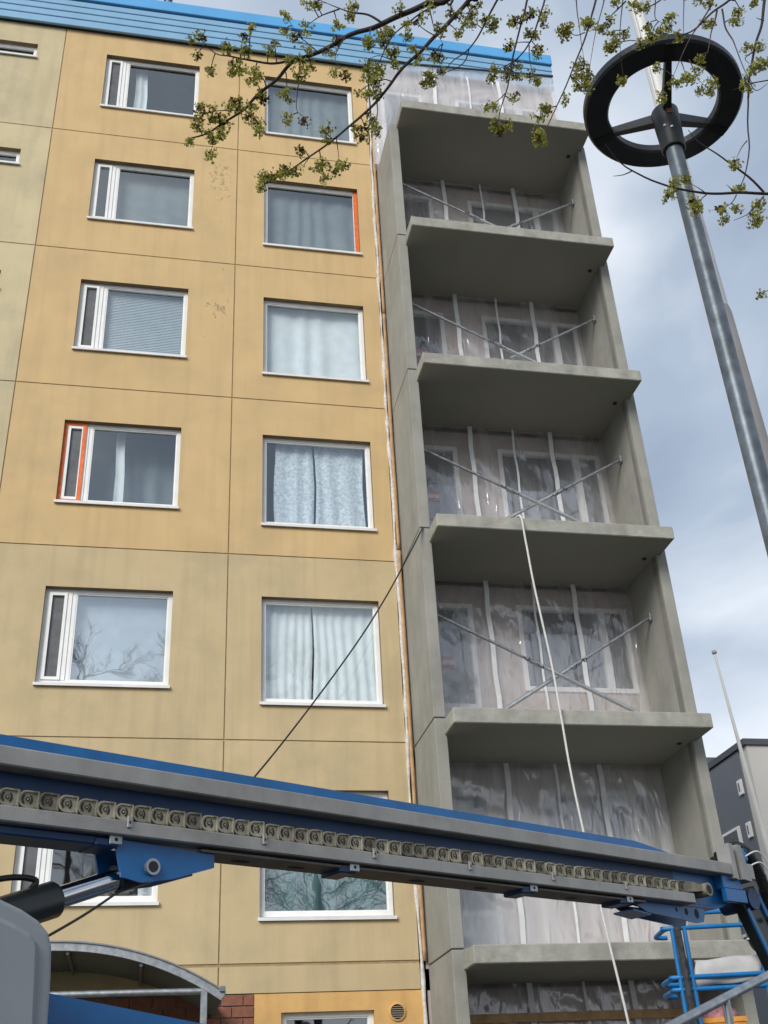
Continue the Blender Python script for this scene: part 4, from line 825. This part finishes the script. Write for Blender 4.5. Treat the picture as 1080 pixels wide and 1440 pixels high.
# ------------------------------------------------------------------ maple in flower
FPX = 1572.38
def cp(px, py, depth):       # a point given by its bearing from the photographer and its real distance
    return CAM+(cF*FPX+cR*(px-540)-cU*(py-720))*(depth/FPX)
MT = empty('maple_tree', (3.1, -13.6, 0), 'flowering maple with thin dark branches and yellow green blossom clusters', 'tree')
trunk = smooth_path([(3.1,-13.6,0),(3.08,-13.55,1.5),(3.0,-13.45,3.0),(2.75,-13.2,4.4),(2.3,-12.9,5.4),(1.6,-12.55,6.0),(.7,-12.3,6.35),(-.3,-12.1,6.5)])
nt_ = len(trunk); mb = MB(); mb.tube(trunk, [.13*(1-i/nt_)**.8+.022 for i in range(nt_)], 14); mb.build('trunk', 'bark', MT)
BR = [ # (depth at start, depth at end, start radius px, points)
 (3.9,3.8,4.6,[(640,-20),(601,3),(573,17),(537,34),(521,40),(486,52),(447,73),(415,86),(388,111),(358,139),(344,153),(311,175),(290,188),(267,194)]),
 (3.82,3.85,2.0,[(415,86),(382,89),(350,84),(323,78),(302,74),(284,56)]),
 (3.85,3.9,1.9,[(537,32),(518,21),(495,18),(477,12),(459,4)]), (3.88,3.9,1.3,[(477,13),(453,22),(433,37)]),
 (3.8,3.82,1.0,[(401,100),(402,116),(401,130)]), (3.8,3.84,1.0,[(422,86),(420,110),(418,133),(418,157),(428,166)]),
 (3.8,3.8,1.2,[(344,153),(325,154),(305,156),(290,160)]), (3.8,3.78,1.0,[(344,153),(356,165),(364,178),(363,186)]), (3.8,3.8,.9,[(299,186),(299,200),(298,213)]),
 (3.84,3.8,1.0,[(447,73),(432,60),(420,50),(405,28)]), (3.84,3.8,1.0,[(486,52),(476,66),(470,82),(480,98)]), (3.84,3.8,1.0,[(521,40),(518,60),(520,75)]),
 (4.0,3.75,3.4,[(680,-22),(659,0),(634,28),(613,50),(598,66),(573,89),(552,116),(527,145),(495,175),(468,198),(435,221),(406,241),(373,261)]),
 (3.8,3.8,1.0,[(530,143),(531,158),(528,172)]), (3.78,3.8,.9,[(474,195),(476,210),(477,225)]), (3.78,3.8,.9,[(450,212),(453,232),(456,252)]), (3.78,3.8,.8,[(436,221),(425,236)]), (3.78,3.8,.8,[(470,196),(461,190),(457,182)]),
 (3.85,3.85,1.2,[(573,89),(555,85),(535,78),(520,82)]), (3.85,3.85,1.1,[(552,116),(540,112),(528,118)]), (3.85,3.85,1.0,[(613,50),(600,42),(588,30),(590,15)]),
 (4.1,4.0,1.8,[(712,-20),(700,0),(679,40),(659,69),(637,86),(619,107)]), (4.05,4.0,1.0,[(659,69),(650,90),(612,108),(600,112)]),
 (4.0,3.9,1.8,[(640,-14),(625,3),(604,12),(582,27),(552,52),(534,85),(525,110)]), (4.0,3.9,1.1,[(582,27),(572,40),(570,60)]), (4.0,3.9,1.1,[(604,12),(611,40),(622,62)]),
 (4.1,3.9,1.8,[(745,-20),(741,0),(726,61),(714,122),(702,162),(700,175)]), (3.95,3.9,.9,[(712,130),(700,142),(684,150)]), (3.95,3.9,.9,[(712,135),(722,138),(726,130)]),
 (4.15,4.0,1.6,[(772,-20),(766,0),(748,55),(729,82),(712,92),(697,98)]), (4.05,4.0,1.0,[(745,65),(745,85),(752,118)]), (4.05,4.0,.9,[(748,58),(755,66),(756,75)]), (4.05,4.0,.9,[(745,60),(730,60),(716,63)]), (4.1,4.0,1.0,[(729,82),(715,95),(700,110)]),
 (4.2,4.1,1.2,[(808,-20),(810,0),(815,40),(821,82)]), (4.1,3.9,1.8,[(840,-20),(837,0),(830,31),(816,69),(791,133),(769,177),(760,190)]), (4.1,4.0,.9,[(822,45),(808,50),(797,40)]), (4.0,3.95,.9,[(782,150),(770,152),(760,150)]),
 (4.2,4.1,1.2,[(852,-20),(849,0),(841,33),(830,92)]), (4.2,4.1,1.2,[(877,-20),(876,0),(873,42),(872,78)]), (4.2,4.1,1.2,[(880,2),(862,20),(850,33)]),
 (4.2,4.1,1.4,[(945,-20),(928,0),(902,14),(890,2)]), (4.2,4.1,1.2,[(920,-20),(920,0),(922,25),(935,32)]), (4.2,4.1,1.2,[(960,-20),(961,0),(962,50)]),
 (4.1,3.95,2.0,[(1042,-20),(1027,0),(1002,17),(974,42),(958,50),(945,60)]), (4.0,3.9,1.5,[(1008,14),(1002,42),(994,75)]), (4.0,3.9,1.4,[(1015,12),(1020,35),(1031,56),(1036,70),(1049,100),(1062,122)]), (4.0,3.9,1.2,[(1003,3),(974,47),(958,81),(945,111)]), (3.95,3.9,.9,[(958,85),(962,100),(965,108)]), (3.95,3.9,.9,[(969,83),(975,100),(983,114),(991,120)]),
 (4.0,3.8,2.4,[(1078,-20),(1076,0),(1073,31),(1061,69),(1052,133),(1051,140),(1053,196),(1047,247),(1040,262)]), (3.9,3.85,1.0,[(1060,72),(1048,82),(1054,90)]), (3.9,3.85,1.0,[(1053,110),(1062,128),(1080,118)]), (3.9,3.85,.9,[(1052,198),(1040,212),(1034,226)]), (3.9,3.85,.9,[(1073,30),(1066,28),(1063,26)]),
 (3.9,3.85,1.0,[(1080,85),(1068,95),(1055,100)]), (3.9,3.85,.9,[(1090,112),(1060,118),(1040,124),(1030,126)]),
 (3.65,3.55,2.4,[(1140,274),(1080,273),(1040,272),(1000,271),(964,267),(936,260),(889,241),(873,229),(862,216),(851,201)]),
 (3.62,3.6,1.8,[(1073,271),(1047,244),(1013,220),(984,201),(967,182)]), (3.6,3.58,1.2,[(1073,276),(1062,290),(1053,302),(1033,311)]), (3.6,3.58,1.0,[(993,271),(982,264),(970,258)]), (3.6,3.58,1.1,[(889,241),(876,247),(862,248)]), (3.6,3.58,1.0,[(1036,275),(1030,285),(1018,294)]), (3.6,3.58,1.0,[(993,272),(985,280),(982,290)]), (3.6,3.58,.9,[(955,266),(945,272),(938,275)]), (3.6,3.58,.9,[(1030,268),(1026,262),(1022,258)]),
 (3.7,3.6,1.3,[(1130,400),(1095,402),(1075,410)]),
]
ends = []
for d0, d1, rp_, pts in BR:
    n_ = len(pts); P3 = [cp(x, y, d0+(d1-d0)*i/(n_-1)) for i, (x, y) in enumerate(pts)]
    top_in = pts[0][1] < -5 or pts[0][0] > 1085
    if top_in:     # carry the branch on, out of the picture, to the nearest limb point
        tp = min(trunk[int(nt_*.45):], key=lambda q: (q-P3[0]).length+(0 if q.z > P3[0].z else .3)) if pts[0][0] < 1085 else trunk[int(nt_*.42)]
        mid = P3[0].lerp(tp, .5)+(P3[0]-P3[1]).normalized()*.12; P3 = [tp, mid]+P3
    L = smooth_path(P3, 5); k_ = len(L); pre = 10 if top_in else 0
    r0 = rp_*d0/FPX; rs = [r0*(1.0-.80*max(0, (i-pre))/(k_-pre))*(1+.5*(pre-i)/10 if i < pre else 1) for i in range(k_)]
    L = [p+Vector((noise.noise(p*9), noise.noise(p*9+Vector((5,0,0))), noise.noise(p*9+Vector((0,7,0)))))*.006 for p in L]
    mb = MB(); mb.tube(L, rs, 7); mb.build('branch', 'bark' if rp_ > 1.5 else 'bark_twig', MT)
    ends += [(q, i > pre) for i, q in enumerate(L)]
limbpts = [q for q, ok in ends if ok]
# blossom clusters: a few meshes, many copies
def cluster(seed, mats_):
    rn = random.Random(seed); mb = MB()
    mb.tube([(0,0,0),(0,0,-.006)], .0016, 5, 2)
    for i in range(rn.randint(13, 17)):
        a = rn.uniform(0, 6.28); sp = rn.uniform(.25, 1.25); ln = rn.uniform(.010, .021)
        d_ = Vector((math.cos(a)*math.sin(sp), math.sin(a)*math.sin(sp), -math.cos(sp)+rn.uniform(0, .5))).normalized(); tip = d_*ln
        mb.tube([(0,0,-.003), tip], [.0007, .0005], 3, 0, False)
        for j in range(5):         # little five-lobed flower
            b = rn.uniform(0, 6.28); t1 = d_.orthogonal().normalized(); t1.rotate(Matrix.Rotation(b+j*1.26, 3, d_)); fl = (d_*rn.uniform(.2, .9)+t1).normalized(); sd2 = fl.cross(d_).normalized(); L_ = rn.uniform(.0045, .0078); W_ = L_*.42
            mb.add([tip, tip+fl*L_*.55+sd2*W_, tip+fl*L_+d_*.001, tip+fl*L_*.55-sd2*W_], [(0,1,2,3)], 0 if rn.random() < .62 else 1)
    for i in range(rn.randint(3, 5)):     # young leaf / bud scales
        a = rn.uniform(0, 6.28); d_ = Vector((math.cos(a), math.sin(a), rn.uniform(-.7, .5))).normalized(); s_ = d_.orthogonal().normalized(); L_ = rn.uniform(.008, .016)
        mb.add([(0,0,0), d_*L_*.5+s_*.003, d_*L_, d_*L_*.5-s_*.003], [(0,1,2,3)], 2)
    return raw_mesh(mb, 'blossom_cluster', mats_)
CL = [cluster(i, ['petal', 'petal_light', 'bud']) for i in range(7)]+[cluster(20+i, ['petal_light', 'petal', 'bud']) for i in range(3)]+[cluster(30+i, ['bud', 'petal', 'bud']) for i in range(2)]
ZA = [(105,190),(155,165),(125,260),(190,330),(270,220),(345,160),(380,140),(350,240),(310,290),(290,340),(330,320),(400,340),(430,360),(385,375),(470,220),(490,190),(555,80),(545,140),(590,180),(560,270),(640,130),(620,290),(640,330),(620,360),(665,310),(660,230),(540,430),(560,470),(550,570),(630,570),(790,110),(800,180),(750,240),(780,340),(830,350),(940,200),(1000,160),(1040,140),(930,310),(970,350),(900,430),(980,430),(960,380),(1000,330),(1050,250),(1060,300),(290,490),(330,490),(380,490),(420,440),(440,460),(200,510),(150,510),(140,560),(220,570),(130,600),(180,620),(230,630),(260,580),(200,550),(370,550),(400,580),(415,625),(85,665),(195,720),(190,655),(730,615),(750,660),(625,715),(690,790),(720,760),(720,850),(790,780),(820,790),(540,800),(480,830),(450,850),(430,890),(590,800),(520,830),(870,600),(920,600),(960,580),(900,640),(980,620),(940,550),(660,20),(690,30),(840,40),(870,30),(850,70),(700,15)]
ZB = [(350,15),(290,80),(230,100),(210,30),(160,140),(60,200),(90,300),(120,330),(60,330),(100,370),(80,420),(170,240),(130,190),(280,260),(265,220),(370,240),(390,255),(240,155),(390,140),(330,330),(350,380),(320,370),(390,320),(440,50),(480,60),(500,110),(540,110),(470,150),(600,90),(620,130),(640,90),(560,20),(530,60),(720,100),(760,80),(800,60),(870,60),(860,100),(790,150),(830,160),(705,205),(830,240),(850,215),(710,295),(750,300),(640,310),(630,350),(690,345),(740,345),(800,350),(840,355),(600,480),(640,490),(740,440),(640,570),(700,570),(660,590),(870,500),(850,490),(960,450),(850,540),(830,600),(860,640),(850,620),(960,130),(1060,100),(1050,300),(1030,340),(1060,400)]
ZC = [(70,130),(60,170),(150,100),(190,110),(260,120),(240,140),(290,170),(280,220),(310,200),(300,240),(345,160),(310,15),(400,20),(440,50),(470,20),(470,130),(490,170),(530,160),(575,90),(570,140),(620,160),(440,210),(520,340),(530,480),(130,310),(170,370),(120,430),(160,400),(740,290),(730,350),(660,395),(620,410),(690,400),(780,460),(740,450),(800,420),(760,110),(790,110),(940,50),(930,90),(1000,10),(980,230),(1030,240),(1030,320),(1060,310),(1010,350),(960,400),(960,440),(350,400),(770,10),(720,0)]
ZD = [(480,530),(560,490),(450,610),(600,640),(620,690),(870,410),(780,670),(790,750),(900,550),(870,680),(1010,670),(980,730),(1000,775),(1050,1220)]
spots = [(240+x/3.375, y/3.375) for x, y in ZA]+[(500+x/3.27, y/3.27) for x, y in ZB]+[(780+x/3.6, y/3.6) for x, y in ZC]+[(840+x/4.5, 140+y/4.5) for x, y in ZD]
tw = MB(); nc = 0
for x, y in spots:
    dr_ = (cp(x, y, 1)-CAM).normalized()
    best = min(limbpts, key=lambda q: ((q-CAM)-dr_*((q-CAM).dot(dr_))).length)        # hang each cluster from the branch next to it
    t_ = (best-CAM).dot(dr_); pos = CAM+dr_*t_
    if (pos-best).length > .01: 
        md = best.lerp(pos, .5)+Vector((0,0,.008)); tw.tube([best, md, pos], [.0022, .0018, .0014], 5)
    for rep in range(2 if nc < 296 else 1):
        if nc >= 298: break
        o = inst('blossom_cluster', random.choice(CL), MT, pos+Vector((random.uniform(-.012,.012), random.uniform(-.012,.012), random.uniform(-.016,.008)))*(rep), None, random.uniform(.85, 1.4))
        o.rotation_euler = (random.uniform(-.9,.9), random.uniform(-.9,.9), random.uniform(0, 6.28)); nc += 1
tw.build('twigs', 'bark_twig', MT, kind='stuff')
# clusters past the first three hundred, joined
ex_ = MB()
for x, y in spots[148:]:
    dr_ = (cp(x, y, 1)-CAM).normalized(); best = min(limbpts, key=lambda q: ((q-CAM)-dr_*((q-CAM).dot(dr_))).length); pos = CAM+dr_*((best-CAM).dot(dr_))
    for rep in range(2):
        me = random.choice(CL); mt_ = Matrix.Translation(pos+Vector((random.uniform(-.012,.012), random.uniform(-.012,.012), random.uniform(-.016,.008)))*rep) @ Matrix.Rotation(random.uniform(0,6.28), 4, 'Z') @ Matrix.Rotation(random.uniform(-.9,.9), 4, 'X') @ Matrix.Scale(random.uniform(.85,1.4), 4)
        o_ = len(ex_.v); ex_.v += [tuple(mt_ @ q.co) for q in me.vertices]
        for p in me.polygons: ex_.f.append([i+o_ for i in p.vertices]); ex_.mi.append(p.material_index); ex_.sm.append(False)
ex_.build('blossoms', ['petal', 'petal_light', 'bud'], MT, kind='stuff')
print('bricks', nb, 'clusters', nc, 'objects', len(bpy.data.objects))
